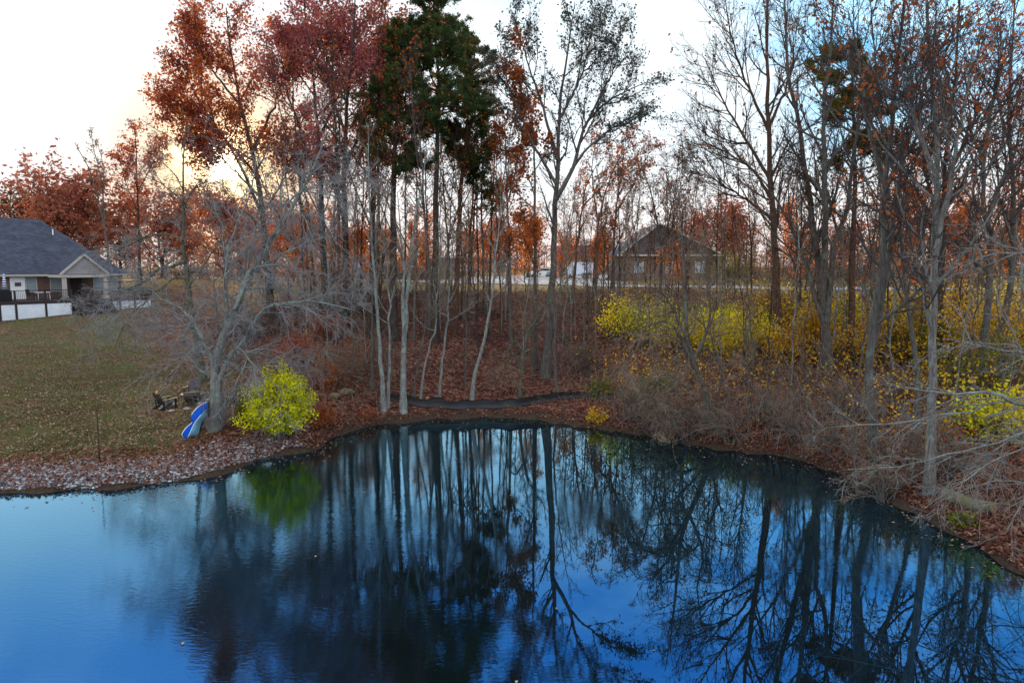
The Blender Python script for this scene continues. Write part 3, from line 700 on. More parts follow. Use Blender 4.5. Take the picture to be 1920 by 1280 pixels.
# low house with dark blue roof
q = on(1088, 175); lh = empty('house', q, 'low house with dark blue roof and pale front gable behind the trailer', 'house')
zr0, zr1 = W(1088, 479, 175)[2] - q[2], W(1088, 459, 175)[2] - q[2]
MB().box((-6, 0, -.5), (9, 9, zr0)).build('wall', M['siding'], lh); MB().add([(-6.6, -.5, zr0), (9.6, -.5, zr0), (8.8, 4.5, zr1), (-5.6, 4.5, zr1), (-6.6, 9.5, zr0), (9.6, 9.5, zr0)], [(0, 1, 2, 3), (3, 2, 5, 4), (0, 3, 4), (1, 5, 2)]).build('roof', M['shingle_blue'], lh)
MB().prism([(1.0, -2.0, -.3), (6.4, -2.0, -.3), (6.4, -2.0, zr0 - .2), (3.7, -2.0, zr0 + 1.6), (1.0, -2.0, zr0 - .2)], (0, 2.1, 0)).build('porch_gable', M['siding'], lh)
tr_ = MB(); tr_.bar((.7, -2.1, zr0 - .3), (3.7, -2.1, zr0 + 1.7), .12, .25); tr_.bar((6.7, -2.1, zr0 - .3), (3.7, -2.1, zr0 + 1.7), .12, .25); tr_.build('gable_trim', M['white_paint'], lh)
MB().box((2.2, -2.06, .9), (3.4, -2.01, 2.2)).build('window', M['dark_glass'], lh)
# trailer
def wheel(parent, x, y, r, w=.2):
    t = MB().tube((x, y - w / 2, r), (x, y + w / 2, r), r, None, 18).build('wheel', M['rubber'], parent); MB().tube((x, y - w / 2 - .02, r), (x, y - w / 2 + .02, r), r * .6, None, 12).build('rim', M['rim'], t); return t
q = on(1091, 105); tr = empty('cargo_trailer', q, 'white box trailer parked on the driveway left of the brick house', 'trailer', None, R(4))
MB().box((-2.3, 0, .55), (2.3, 2.0, 2.45)).build('body', M['trailer_white'], tr, bevel=.08); MB().box((-2.33, -.03, 2.4), (2.33, 2.03, 2.5)).build('roof_rail', M['white_paint'], tr)
MB().box((-2.34, -.02, .5), (-2.2, .1, 2.3)).build('marker', M['hi_vis'], tr); MB().box((-2.2, -.02, .42), (2.2, .05, .58)).build('skirt', M['rim'], tr)
wheel(tr, .4, .02, .34); wheel(tr, 1.15, .02, .34); MB().bar((-2.3, 1, .5), (-3.5, 1, .45), .12, .12).build('tow_bar', M['black_metal'], tr); MB().prism([(-.05, -.08, .72), (1.6, -.08, .72), (1.4, -.08, .86), (.15, -.08, .86)], (0, .1, 0)).build('fender', M['black_metal'], tr)
def car(px, Y, rz, mat, label, pickup=False):
    q = on(px, Y); t = empty('pickup_truck' if pickup else 'parked_car', q, label, 'truck' if pickup else 'car', None, rz)
    pr = [(-2.3, .32), (-2.3, .85), (-1.95, .98), (-.2, 1.0), (2.2, .95), (2.35, .7), (2.35, .32)] if not pickup else [(-2.6, .45), (-2.6, 1.0), (-2.3, 1.12), (2.6, 1.12), (2.6, .45)]
    MB().prism([(x, -.9, z) for x, z in pr], (0, 1.8, 0)).build('body', M[mat], t, bevel=.08)
    cb = [(-1.0, 1.0), (-.35, 1.48), (1.2, 1.5), (1.95, .98)] if not pickup else [(-1.5, 1.12), (-1.0, 1.75), (.3, 1.78), (.5, 1.12)]
    c = MB().prism([(x, -.78, z) for x, z in cb], (0, 1.56, 0)).build('cabin', M[mat], t, bevel=.08)
    ins = [(x * .92 + .02, z - .07 if z > 1.2 else z + .06) for x, z in cb]
    MB().prism([(x, -.80, z) for x, z in ins], (0, .03, 0)).build('side_window', M['dark_glass'], c); MB().prism([(x, .77, z) for x, z in ins], (0, .03, 0)).build('side_window', M['dark_glass'], c)
    a_, b_ = cb[0], cb[1]; MB().poly([(a_[0] - .02, -.68, a_[1] + .06), (a_[0] - .02, .68, a_[1] + .06), (b_[0] - .02, .62, b_[1] - .04), (b_[0] - .02, -.62, b_[1] - .04)]).build('windscreen', M['dark_glass'], c)
    for x in (-1.5, 1.45):
        for y in (-.82, .82): wheel(t, x, y, .33 if not pickup else .38)
    for y in (-.65, .65): MB().box((pr[1][0] - .03, y - .18, .62), (pr[1][0] + .02, y + .18, .78)).build('headlight', M['glass'], t)
car(1014, 120, R(15), 'car_white', 'white car parked beyond the trunks left of the trailer'); car(1056, 112, R(8), 'car_grey', 'grey pickup truck close to the left end of the trailer', True); car(778, 105, R(20), 'car_dark', 'dark car on the road behind the pine trunks')
MB_p = on(612, 108); car(590, 112, R(10), 'car_white', 'pale car far off between the purple trees')
# utility of the far side: long low shed
q = on(870, 230); sh = empty('shed', q, 'long low pale building far across the road behind the small pine', 'building')
MB().box((-14, 0, -1), (14, 8, 3.2)).build('wall', M['siding'], sh); MB().add([(-14.5, -.5, 3.1), (14.5, -.5, 3.1), (14.5, 4, 4.8), (-14.5, 4, 4.8), (14.5, 8.5, 3.1), (-14.5, 8.5, 3.1)], [(0, 1, 2, 3), (3, 2, 4, 5)]).build('roof', M['shingle'], sh); MB().box((-3, -.06, -.5), (1, -.01, 2.4)).build('door', M['white_paint'], sh)
# ------------------------------------------------------------------ trees that the photograph shows one by one
G_SHORE = 'slender trunks along the far shore'
G_RIGHT = 'tall bare trees on the right bank'
G_THICK = 'slim trees in the thicket up the slope'
G_MID = 'tall trees in the middle of the wood'
G_FAR = 'autumn trees beyond the houses'
WEEP = [dict(k=13, f=(.15, 1), ang=(.9, .3), absl=2.6, taper=.35, n=7, up=-.03, wob_=.16),
        dict(k=7, f=(.15, 1), ang=(.8, .3), ratio=.55, taper=.3, n=5, up=-.16, wob_=.16),
        dict(k=6, f=(.1, 1), ang=(.7, .3), ratio=.6, taper=.3, n=4, up=-.20, wob_=.15),
        dict(k=3, f=(.1, 1), ang=(.6, .3), ratio=.6, taper=.3, n=3, up=-.15, wob_=.15)]
lt, lg_ = px_tree('lichen_tree', 'pale lichened tree with a thick stem leaning right, blue boat at its foot', 'tree', None, (403, 806),
        [([(403,806),(404,760),(403,708),(411,660),(433,596),(459,532),(480,493),(511,450),(536,407),(554,377),(585,320),(612,250)], .19, .025, .03),
         ([(404,735),(428,672),(459,635),(498,579),(545,566),(601,566),(665,582)], .10, .015, -.1),
         ([(403,705),(388,650),(350,590),(300,560),(240,575)], .07, .012, -.1),
         ([(405,700),(425,600),(422,520),(436,440),(470,360),(480,300)], .08, .015, .15),
         ([(440,580),(470,520),(520,480),(590,450),(650,440)], .07, .012, .1),
         ([(404,715),(450,690),(495,690),(520,720)], .05, .012, -.2),
         ([(520,440),(540,380),(590,350),(640,340)], .05, .012, -.1)],
        lv(WEEP, l0=dict(k=17), l1=dict(k=8), l3=dict(k=3)), 'pale_bark', 'pale_twig', seed=11, rtip=.0032)
_r = np.random.default_rng(3)
def sprouts(root, n, hgt, rad, mat):
    """thin water shoots crowding the foot of a tree"""
    a = _r.uniform(0, 6.28, n); b = np.c_[np.cos(a) * rad, np.sin(a) * rad, np.zeros(n) - .05]; d = norm(np.c_[np.cos(a) * .22, np.sin(a) * .22, np.ones(n)] + _r.normal(0, .13, (n, 3)))
    ln = hgt * _r.uniform(.3, 1.2, n); pts = [b]; q_ = b
    for i in range(5): q_ = q_ + d * (ln / 5)[:, None]; pts.append(q_); d = norm(d + _r.normal(0, .12, d.shape))
    P = np.stack(pts, 1); r = _r.uniform(.006, .014, n)[:, None] * np.linspace(1, .3, 6); Q, r2, _ = grow(P, r, ln, 5, f=(.3, 1), ang=(.7, .3), ratio=.4, n=4, rng=_r, rtip=.003)
    V, F = merge([tubes(P, r, 4), tubes(Q, r2, 3)]); npmesh('crown', V, [F], M[mat], root)['label'] = 'thin shoots crowding the foot of the trunk'
sprouts(lt, 75, 1.7, .24, 'pale_twig')
px_tree('ivy_tree', 'dark ivy-wrapped slim tree left of the pale leaning stem, long limb sagging towards the deck', 'tree', None, (382, 716),
        [([(382,716),(372,650),(362,609),(354,536),(343,463),(345,386),(343,309),(350,235)], .17, .02, .02),
         ([(347,490),(320,500),(295,506),(264,532),(211,549),(175,559),(131,574)], .09, .015, .1),
         ([(345,400),(335,370),(310,350),(285,315)], .05, .01, 0),
         ([(346,390),(360,360),(385,338),(402,322)], .05, .01, 0),
         ([(353,530),(330,520),(280,560),(240,600),(215,650)], .06, .012, -.1),
         ([(345,450),(300,438),(250,455),(205,490)], .06, .012, .1),
         ([(352,540),(400,470),(430,430),(450,400)], .05, .012, 0)],
        lv(WEEP, l0=dict(k=11, f=(.3, 1)), l3=dict(k=2)), 'ivy_bark', 'pale_twig', seed=12, rtip=.005)
OAK = lv(BARE, l0=dict(k=18, f=(.25, 1), absl=3.7, ang=(.85, .25)), l1=dict(k=8), l2=dict(k=5), cut=3)
px_tree('red_oak', 'broad dark red oak, its crown the leftmost of the tall ones above the sun', 'tree', G_MID, (508, 600),
        [([(508,600),(500,480),(482,330),(452,200),(432,90),(424,15)], .26, .03, .03),
         ([(490,400),(440,290),(380,200),(335,110)], .12, .02, -.1), ([(482,330),(425,265),(365,215),(325,175)], .10, .02, -.15), ([(488,370),(440,320),(400,285),(370,270)], .08, .02, -.1), ([(492,400),(530,340),(550,280)], .08, .02, .1), ([(495,430),(460,400),(420,390)], .07, .02, .1),
         ([(470,290),(520,180),(548,60)], .11, .02, .1), ([(452,200),(390,120),(362,55)], .09, .02, .1)],
        lv(OAK, l0=dict(f=(.42, 1))), 'dark_bark', 'twig', dict(mat='red_leaf', count=28000, size=.18, spread=.22, keep=lambda p: (p[:, 2] > 9.0) & (np.hypot(*(np.stack(to_px(p)) - np.array([[428], [335]]))) > 42)), seed=13)
for i, (bx, by, pts, lab, mat, cnt, sd) in enumerate([
    (612, 590, [[(612,590),(606,440),(600,300),(590,180),(575,60),(568,-25)], [(602,340),(560,240),(535,150),(520,70)], [(598,260),(640,160),(655,60)]],
     'purple-leaved tree just right of the red oak, thin enough to see sky through', 'purple_leaf', 15000, 21),
    (650, 612, [[(650,612),(648,430),(645,330),(650,200),(662,80),(668,-60)], [(646,320),(690,200),(705,80)], [(647,250),(615,150),(610,40)]],
     'tall purple-red tree on a thick dark trunk between the two purple crowns and the pine', 'purple_leaf', 15000, 22),
    (700, 600, [[(700,600),(698,430),(702,300),(716,160),(722,30),(725,-50)], [(703,280),(740,180),(745,70)]],
     'russet tall tree whose crown touches the left side of the green pine', 'rust_leaf', 14000, 23)]):
    px_tree('oak_tree', lab, 'tree', G_MID, (bx, by), [(p, .24 if k == 0 else .1, .02) for k, p in enumerate(pts)],
            lv(OAK, l0=dict(f=(.36, 1), absl=3.7, up=.12)), 'dark_bark', 'twig', dict(mat=mat, count=cnt, size=.15, spread=.22), seed=sd)
PINE = [dict(k=44, f=(.42, 1), ang=(1.2, .2), absl=4.2, taper=.6, n=6, up=.04, wob_=.1),
        dict(k=9, f=(.25, 1), ang=(.8, .2), ratio=.44, taper=.35, n=4, up=.10, wob_=.12),
        dict(k=6, f=(.15, 1), ang=(.75, .25), ratio=.5, taper=.3, n=3, up=.08, wob_=.1)]
px_tree('pine_tree', 'tallest dark green pine, its rounded top at the middle of the tree line', 'tree', 'pines', (815, 640),
        [([(815,640),(817,480),(818,330),(822,190),(818,80),(812,-12)], .25, .04, .02)], lv(PINE, l0=dict(f=(.58, 1), k=50)), 'dark_bark', 'twig',
        dict(mat='pine_leaf', count=11000, nee=9, length=.20, tuft=True), leaf2=dict(mat='rust_leaf', count=1500, size=.14, spread=.3), seed=31)
px_tree('pine_tree', 'dark pine with a thick straight trunk, second in height and left of the tallest pine', 'tree', 'pines', (738, 640),
        [([(738,640),(737,500),(738,330),(745,220),(755,110),(762,60)], .28, .04, .02)], lv(PINE, l0=dict(f=(.52, 1), k=40, absl=3.5)), 'dark_bark', 'twig',
        dict(mat='pine_leaf', count=8000, nee=9, length=.20, tuft=True), leaf2=dict(mat='rust_leaf', count=2200, size=.14, spread=.3), seed=32)
px_tree('pine_tree', 'pine with a rounded shoulder leaning out on the right of the tallest pine', 'tree', 'pines', (852, 625),
        [([(852,625),(858,480),(866,330),(878,210),(888,130),(892,70)], .2, .03, .02)], lv(PINE, l0=dict(f=(.54, 1), k=36, absl=2.9)), 'red_bark', 'twig',
        dict(mat='pine_leaf', count=6500, nee=9, length=.20, tuft=True), leaf2=dict(mat='rust_leaf', count=1500, size=.14, spread=.3), seed=33)
px_tree('pine_tree', 'small sparse pine under the big pines, boughs level with the low sky gap', 'tree', 'pines', (880, 600),
        [([(880,600),(880,500),(884,400),(888,320),(890,250)], .13, .03, .02)], lv(PINE, l0=dict(f=(.6, 1), k=22, absl=2.6)), 'dark_bark', 'twig',
        dict(mat='pine_leaf', count=1100, nee=11, length=.26, tuft=True), seed=34)
px_tree('open_crowned_tree', 'tall tree with wide open crown of sparse small leaves, standing alone right of the pines', 'tree', None, (1022, 708),
        [([(1022,708),(1030,600),(1039,430),(1042,372),(1045,300),(1050,200),(1065,90),(1078,5)], .24, .02, .03),
         ([(1042,375),(1072,318),(1096,240),(1140,190),(1222,150)], .13, .015, -.05), ([(1045,300),(1020,210),(990,120),(962,30)], .09, .015, .1),
         ([(1052,220),(1090,140),(1112,40)], .08, .015, -.1), ([(1070,320),(1110,270),(1165,230),(1215,205)], .08, .012, .15),
         ([(1043,345),(1000,270),(965,190),(932,85)], .09, .015, -.1), ([(1096,240),(1150,130),(1165,50)], .07, .012, .1)],
        lv(BARE, l0=dict(k=13, absl=3.0, ang=(.6, .15), up=.14), l1=dict(k=8, ang=(.6, .2)), l2=dict(k=7), l3=dict(k=3)), 'grey_bark', 'twig',
        dict(mat='teal_leaf', count=8000, size=.12, spread=.12, keep=lambda p: p[:, 2] > 11.5), seed=41)
for bx, by, pts, lab, mat, cnt, sd in [
    (1150, 552, [[(1150,552),(1152,430),(1163,340),(1176,240)], [(1155,400),(1190,340),(1225,270)]], 'slender tree with orange leaves left of the brick house', 'rust_leaf', 1500, 51),
    (1072, 565, [[(1072,565),(1084,450),(1092,380),(1112,320),(1150,280)], [(1090,390),(1130,350),(1190,310)]], 'leaning forked tree in front of the white trailer', 'orange_leaf', 900, 52),
    (1115, 560, [[(1115,560),(1122,420),(1150,320),(1200,240)], [(1122,420),(1110,330),(1120,240)]], 'fine-twigged tree between the trailer and the brick house', 'rust_leaf', 1100, 53),
    (1003, 690, [[(1003,690),(1003,400),(1000,250),(985,150),(975,80)]], 'straight dark tree just left of the wide open crown', 'rust_leaf', 3000, 54),
    (958, 640, [[(958,640),(955,480),(950,330),(945,200)], [(953,380),(975,280),(985,190)]], 'russet-leaved slim tree close on the right of the pines', 'rust_leaf', 4200, 55),
    (1232, 600, [[(1232,600),(1240,480),(1225,380),(1200,300)], [(1238,470),(1265,370),(1285,290)]], 'bare spindly tree rising before the brick gable', 'brown_leaf', 500, 56)]:
    px_tree('slender_tree', lab, 'tree', G_MID, (bx, by), [(p, .13 if k == 0 else .07, .012) for k, p in enumerate(pts)],
            lv(BARE, l0=dict(k=12, absl=2.6), l3=dict(k=3)), 'grey_bark', 'twig', dict(mat=mat, count=cnt, size=.16, spread=.15), seed=sd)
SLIM = lv(BARE, l0=dict(k=15, f=(.42, 1), absl=2.0), l1=dict(k=6), l2=dict(k=5), cut=3)
for bx, by, pts, r, lab, sd, bk in [
    (720, 770, [[(720,770),(716,700),(712,640),(703,540),(697,440),(692,340),(690,230)]], .105, 'pale slender trunk at the left end of the black fence, bending left as it rises', 61, 'pale_bark'),
    (727, 765, [[(727,765),(730,700),(731,640),(728,540),(722,470),(715,400)]], .075, 'thinner twin close behind the pale trunk at the left end of the black fence', 62, 'pale_bark'),
    (756, 774, [[(756,774),(757,700),(759,620),(767,515),(773,450),(790,350),(800,280)], [(757,640),(756,560),(757,497),(752,440),(745,360)]], .15, 'thickest pale trunk at the water edge, in front of the black fence', 63, 'pale_bark'),
    (776, 752, [[(776,752),(782,690),(790,650),(797,600),(800,520),(806,430)]], .055, 'thin bent stem just right of the thickest pale trunk', 64, 'grey_bark'),
    (787, 752, [[(787,752),(795,690),(806,650),(817,600),(822,520),(832,430)]], .06, 'thin stem leaning right, second to the right of the thickest pale trunk', 65, 'pale_bark'),
    (823, 750, [[(823,750),(829,680),(838,610),(845,520),(850,420)]], .07, 'pale straight stem above the middle left of the black fence', 66, 'pale_bark'),
    (884, 750, [[(884,750),(892,690),(908,640),(917,590),(925,530),(936,420),(950,330)]], .10, 'greenish pale trunk leaning right above the middle of the black fence', 67, 'pale_bark'),
    (974, 748, [[(974,748),(978,690),(986,640),(1003,600),(1028,560),(1060,520)], [(982,660),(965,640),(950,670),(945,710)]], .09, 'mossy stem hung with drooping twigs, right of the leaning pale trunk', 68, 'ivy_bark'),
    (1045, 735, [[(1045,735),(1040,650),(1046,560),(1060,450),(1080,360)]], .07, 'thin stem beside the foot of the wide open crowned tree', 69, 'grey_bark'),
    (698, 730, [[(698,730),(698,650),(700,560),(705,450),(712,350)]], .09, 'brownish trunk set back to the left of the pale trunks', 70, 'grey_bark'),
    (872, 725, [[(872,725),(874,640),(872,540),(876,430)]], .05, 'thin pole-like stem on the leafy slope, above the middle of the fence', 71, 'grey_bark')]:
    px_tree('shore_tree', lab, 'tree', G_SHORE, (bx, by), [(p, r if k == 0 else r * .6, .012) for k, p in enumerate(pts)], SLIM, bk, 'brush_twig', seed=sd)
# the right bank
BIG = lv(BARE, l0=dict(k=18, f=(.28, 1), absl=3.8, ang=(.7, .2), up=.13, wob_=.08), l1=dict(k=7, ang=(.6, .2)), l2=dict(k=5, ang=(.55, .25)), l3=dict(k=2))
R_LIST = [
    (1460, 660, [([(1460,660),(1457,560),(1450,430),(1445,330),(1441,235),(1438,84),(1442,-80)], .22, .03),
                 ([(1447,375),(1415,325),(1370,290),(1312,262)], .09, .015), ([(1446,340),(1400,265),(1352,180),(1322,110)], .09, .015),
                 ([(1443,250),(1402,160),(1372,70),(1358,-10)], .08, .015), ([(1449,410),(1395,372),(1345,340),(1305,300)], .08, .012), ([(1441,240),(1478,150),(1496,40)], .08, .015)],
     'reddish straight trunk fanning limbs far out to the left, leftmost of the big right-hand trees', 'red_bark', dict(mat='brown_leaf', count=700, size=.14), 81),
    (1557, 718, [([(1557,718),(1547,613),(1537,517),(1527,443),(1517,373),(1510,330),(1498,230),(1478,130),(1470,-20)], .21, .03),
                 ([(1540,560),(1547,480),(1547,330),(1545,200),(1560,60),(1566,-60)], .16, .02), ([(1549,605),(1560,500),(1563,457),(1587,397),(1605,250),(1625,100)], .15, .02),
                 ([(1547,613),(1533,573),(1513,503),(1493,453),(1470,400),(1440,350),(1395,300)], .13, .015)],
     'big tree that splits low into four stems, right of the reddish straight trunk', 'grey_bark', dict(mat='brown_leaf', count=600, size=.14), 82),
    (1642, 866, [([(1642,866),(1636,780),(1630,706),(1642,578),(1655,455),(1662,330),(1675,200),(1690,60),(1702,-80)], .155, .03),
                 ([(1636,650),(1662,500),(1685,330),(1722,200),(1762,60)], .12, .02), ([(1660,350),(1625,230),(1610,110),(1590,20)], .08, .015)],
     'tall grey tree rooted by the water between the four-stemmed tree and the palest trunk', 'grey_bark', dict(mat='rust_leaf', count=1100, size=.13), 83),
    (1743, 928, [([(1743,928),(1746,800),(1748,676),(1753,480),(1755,330),(1750,200),(1740,60),(1735,-80)], .135, .03),
                 ([(1753,480),(1775,370),(1800,250),(1822,100)], .09, .015), ([(1755,330),(1720,240),(1700,130)], .07, .015)],
     'palest trunk of the right bank, standing nearest the water', 'mid_bark', dict(mat='rust_leaf', count=800, size=.12), 84),
    (1764, 700, [([(1764,700),(1762,600),(1768,430),(1775,300),(1790,150),(1802,-30)], .16, .03), ([(1768,430),(1740,340),(1720,230)], .1, .015), ([(1772,340),(1815,250),(1850,130)], .1, .015)],
     'dark trunk right behind the palest trunk of the right bank', 'dark_bark', dict(mat='red_leaf', count=1300, size=.14), 85),
    (1718, 832, [([(1718,832),(1721,706),(1704,592),(1689,455),(1680,350),(1652,230),(1640,100),(1632,0)], .1, .015), ([(1700,560),(1725,460),(1740,380)], .06, .012)],
     'thin kinked grey tree just left of the palest trunk', 'grey_bark', dict(mat='rust_leaf', count=600, size=.12), 86),
    (1841, 735, [([(1841,735),(1850,600),(1861,455),(1850,400),(1838,279),(1817,255),(1795,225),(1770,120)], .17, .02), ([(1852,410),(1882,330),(1922,240)], .1, .015), ([(1842,310),(1860,190),(1885,70)], .1, .015)],
     'crooked tree with a kinked dark stem near the right edge, yellow shrubs around its foot', 'grey_bark', dict(mat='red_leaf', count=1300, size=.13), 87),
    (1868, 715, [([(1868,715),(1882,600),(1896,528),(1902,400),(1892,220),(1900,60),(1905,-60)], .15, .02), ([(1900,420),(1940,330),(1970,200)], .08, .015)],
     'rightmost tree in view, its slim trunk tilting right', 'grey_bark', dict(mat='red_leaf', count=1500, size=.13), 88)]
for bx, by, sp, lab, bk, lf, sd in R_LIST:
    px_tree('tall_tree', lab, 'tree', G_RIGHT, (bx, by), sp, BIG, bk, 'twig', dict(lf, spread=.12), seed=sd)
px_tree('pine_tree', 'thin olive-yellow pine with reddish trunk among the bare trees on the right', 'tree', 'pines', (1593, 690),
        [([(1593,690),(1597,560),(1600,430),(1602,300),(1600,180),(1592,70)], .17, .03, .02)], lv(PINE, l0=dict(f=(.58, .98), k=24, absl=2.9)), 'red_bark', 'twig',
        dict(mat='olive_pine_leaf', count=1500, nee=11, length=.27, tuft=True), seed=35)
px_tree('arching_tree', 'low multi-stemmed tree arching over the bank, twigs drooping beside the yellow shrubs', 'tree', None, (1335, 802),
        [([(1335,802),(1318,720),(1300,680),(1285,600),(1283,530),(1280,440),(1270,345)], .13, .015, .03), ([(1318,720),(1290,660),(1262,610),(1225,605),(1190,640),(1168,705)], .08, .012, -.05),
         ([(1300,680),(1330,600),(1325,520),(1342,430)], .07, .012, .1), ([(1330,785),(1352,700),(1332,620),(1350,560)], .06, .012, .05), ([(1330,780),(1290,730),(1250,700),(1215,740)], .06, .012, -.1),
         ([(1334,795),(1300,770),(1270,770),(1240,800)], .05, .01, -.2), ([(1290,640),(1250,560),(1215,540),(1180,570)], .05, .01, .1)],
        lv(WEEP, l0=dict(k=13, absl=1.7, up=.0), l3=dict(k=2)), 'grey_bark', 'brush_twig', seed=42, rtip=.0045)
px_tree('overhanging_tree', 'pale tree at the right edge sending long bare limbs low over the bank', 'tree', None, (2150, 985),
        [([(2150,985),(2140,850),(2120,700),(2100,500),(2080,300)], .3, .05, .02), ([(2125,770),(2020,775),(1920,755),(1861,738),(1753,735),(1655,716)], .085, .008, .12),
         ([(2115,690),(2000,690),(1920,666),(1861,651),(1767,634)], .06, .008, .15), ([(2135,835),(2000,830),(1890,850),(1800,905),(1730,955)], .035, .006, .02),
         ([(2142,880),(2030,850),(1945,900),(1885,1000)], .03, .006, -.05), ([(2130,810),(1980,790),(1850,835),(1700,872),(1590,880)], .04, .006, .08),
         ([(2110,600),(2000,520),(1900,470),(1800,500)], .05, .008, .1), ([(2128,790),(1990,740),(1850,760),(1700,790),(1560,800)], .04, .006, .14), ([(2138,860),(2000,900),(1850,905),(1760,940)], .03, .006, .1)],
        [dict(k=12, f=(.22, 1), ang=(.6, .25), absl=1.7, taper=.45, n=7, up=-.05, wob_=.14, rmax=.014), dict(k=5, f=(.15, 1), ang=(.6, .25), ratio=.5, taper=.3, n=5, up=-.08, wob_=.14, rmax=.006),
         dict(k=4, f=(.1, 1), ang=(.6, .3), ratio=.55, taper=.3, n=4, up=-.05, wob_=.13)], 'pale_bark', 'bleached_twig', seed=43, rtip=.0025)
for bx, by, pts, lab, sd in [
    (1404, 795, [(1404,795),(1404,700),(1402,640),(1398,600),(1410,540)], 'pale sapling standing straight between the arching tree and the reddish trunk', 91),
    (1505, 640, [(1505,640),(1500,560),(1504,470)], 'slim sapling just left of the four-stemmed tree', 92),
    (1610, 925, [(1610,925),(1602,850),(1600,800),(1632,720)], 'thin bent sapling leaning from the water edge left of the tall grey tree', 93),
    (985, 700, [(985,700),(988,600),(992,500)], 'sapling on the leafy slope left of the open crowned tree', 94),
    (663, 690, [(663,690),(660,600),(655,520)], 'sapling in the dark wood above the lime bush', 95),
    (1160, 640, [(1160,640),(1157,560),(1162,470)], 'sapling with a few yellow leaves left of the arching tree', 96)]:
    px_tree('sapling', lab, 'sapling', 'saplings', (bx, by), [(pts, .045, .008)], lv(BARE, l0=dict(k=14, absl=1.2), l1=dict(k=6), l2=dict(k=4), cut=3), 'grey_bark', 'brush_twig', seed=sd, rtip=.004)

# ------------------------------------------------------------------ slim trees further up the slope: a few kinds, copied one by one
ORD = ['first', 'second', 'third', 'fourth', 'fifth', 'sixth', 'seventh', 'eighth', 'ninth', 'tenth', 'eleventh', 'twelfth', 'thirteenth', 'fourteenth', 'fifteenth', 'sixteenth', 'seventeenth', 'eighteenth', 'nineteenth', 'twentieth']
def protos(name, n, cat, group, hgt, r0, levels, bark, twig, leaf, seed, **kw):
    return [auto_plant(name, 'x', cat, group, (0, 0, 0), hgt * (.9 + .1 * k), r0, levels, bark if isinstance(bark, str) else bark[k % len(bark)], twig, leaf, seed + k, **kw) for k in range(n)]
_used = set()
def place(pr, k, loc, rz, sc, label, group):
    o = pr[k % len(pr)]
    if o.name not in _used:
        _used.add(o.name); o.location = loc; o.rotation_euler = (0, 0, rz); o.scale = (sc,) * 3; tag(o, label, None, group); return o
    return copy_thing(o, loc, rz, sc, label, group)
rg = np.random.default_rng(77)
slim = protos('thicket_tree', 5, 'tree', G_THICK, 14, .10, lv(BARE, l0=dict(k=20, f=(.42, 1), absl=2.3), l1=dict(k=6), l2=dict(k=5), cut=3), ['grey_bark', 'dark_bark', 'grey_bark', 'red_bark', 'dark_bark'], 'twig', dict(mat='rust_leaf', count=420, size=.15), 300, lean=.06, fork=1)
spots = []
for lo, hi, y0, y1, n, where in [(560, 720, 570, 640, 14, 'up the slope left of the black fence'), (760, 960, 560, 650, 13, 'up the slope behind the black fence'), (1060, 1360, 560, 620, 20, 'before the trailer and brick house'), (1400, 1900, 560, 640, 10, 'behind the yellow shrubs on the right')]:
    xs = np.sort(lo + (hi - lo) * (np.arange(n) + rg.random(n) * .8) / n)
    for i, x in enumerate(xs):
        y = rg.uniform(y0, y1); g = ground_at(x, y)
        place(slim, rg.integers(0, 5), g, rg.uniform(0, 6.28), rg.uniform(.7, 1.05) if x < 1000 else rg.uniform(.38, .62) if x < 1380 else rg.uniform(.5, .8), f'{ORD[i]} slim dim trunk from the left, {where}', G_THICK)
G_POLE = 'thin young poles on the slope'
pole = protos('young_tree', 5, 'young tree', G_POLE, 8.5, .045, lv(BARE, l0=dict(k=20, f=(.25, 1), absl=1.5, ang=(.7, .25)), l1=dict(k=6), l2=dict(k=4), cut=3), ['grey_bark', 'pale_bark', 'dark_bark'], 'brush_twig', dict(mat='brown_leaf', count=160, size=.12), 310, lean=.09, wv=.07, rtip=.004)
for lo, hi, y0, y1, n, where in [(570, 720, 600, 700, 12, 'in the dark wood above the lime bush'), (780, 1000, 580, 720, 16, 'on the leafy slope behind the black fence'), (1030, 1200, 580, 700, 15, 'between the open crowned tree and the arching tree'),
                                 (1220, 1450, 580, 740, 17, 'around the arching tree and the bright yellow shrubs'), (1470, 1700, 580, 780, 20, 'between the four-stemmed tree and the kinked tree'), (1710, 1915, 580, 800, 17, 'around the palest trunk and the crooked tree')]:
    xs = np.sort(lo + (hi - lo) * (np.arange(n) + rg.random(n) * .9) / n)
    for i, x in enumerate(xs):
        place(pole, rg.integers(0, 5), ground_at(x, rg.uniform(y0, y1)), rg.uniform(0, 6.28), rg.uniform(.55, 1.1), f'{ORD[i]} thin young pole from the left, {where}', G_POLE)
under = protos('understory_tree', 4, 'small tree', 'small orange trees under the big ones', 6.5, .06, lv(BARE, l0=dict(k=16, f=(.2, 1), absl=2.2), l1=dict(k=6), l2=dict(k=4), cut=3), 'dark_bark', 'twig', dict(mat='orange_leaf', count=2600, size=.17, spread=.2), 330, fork=1)
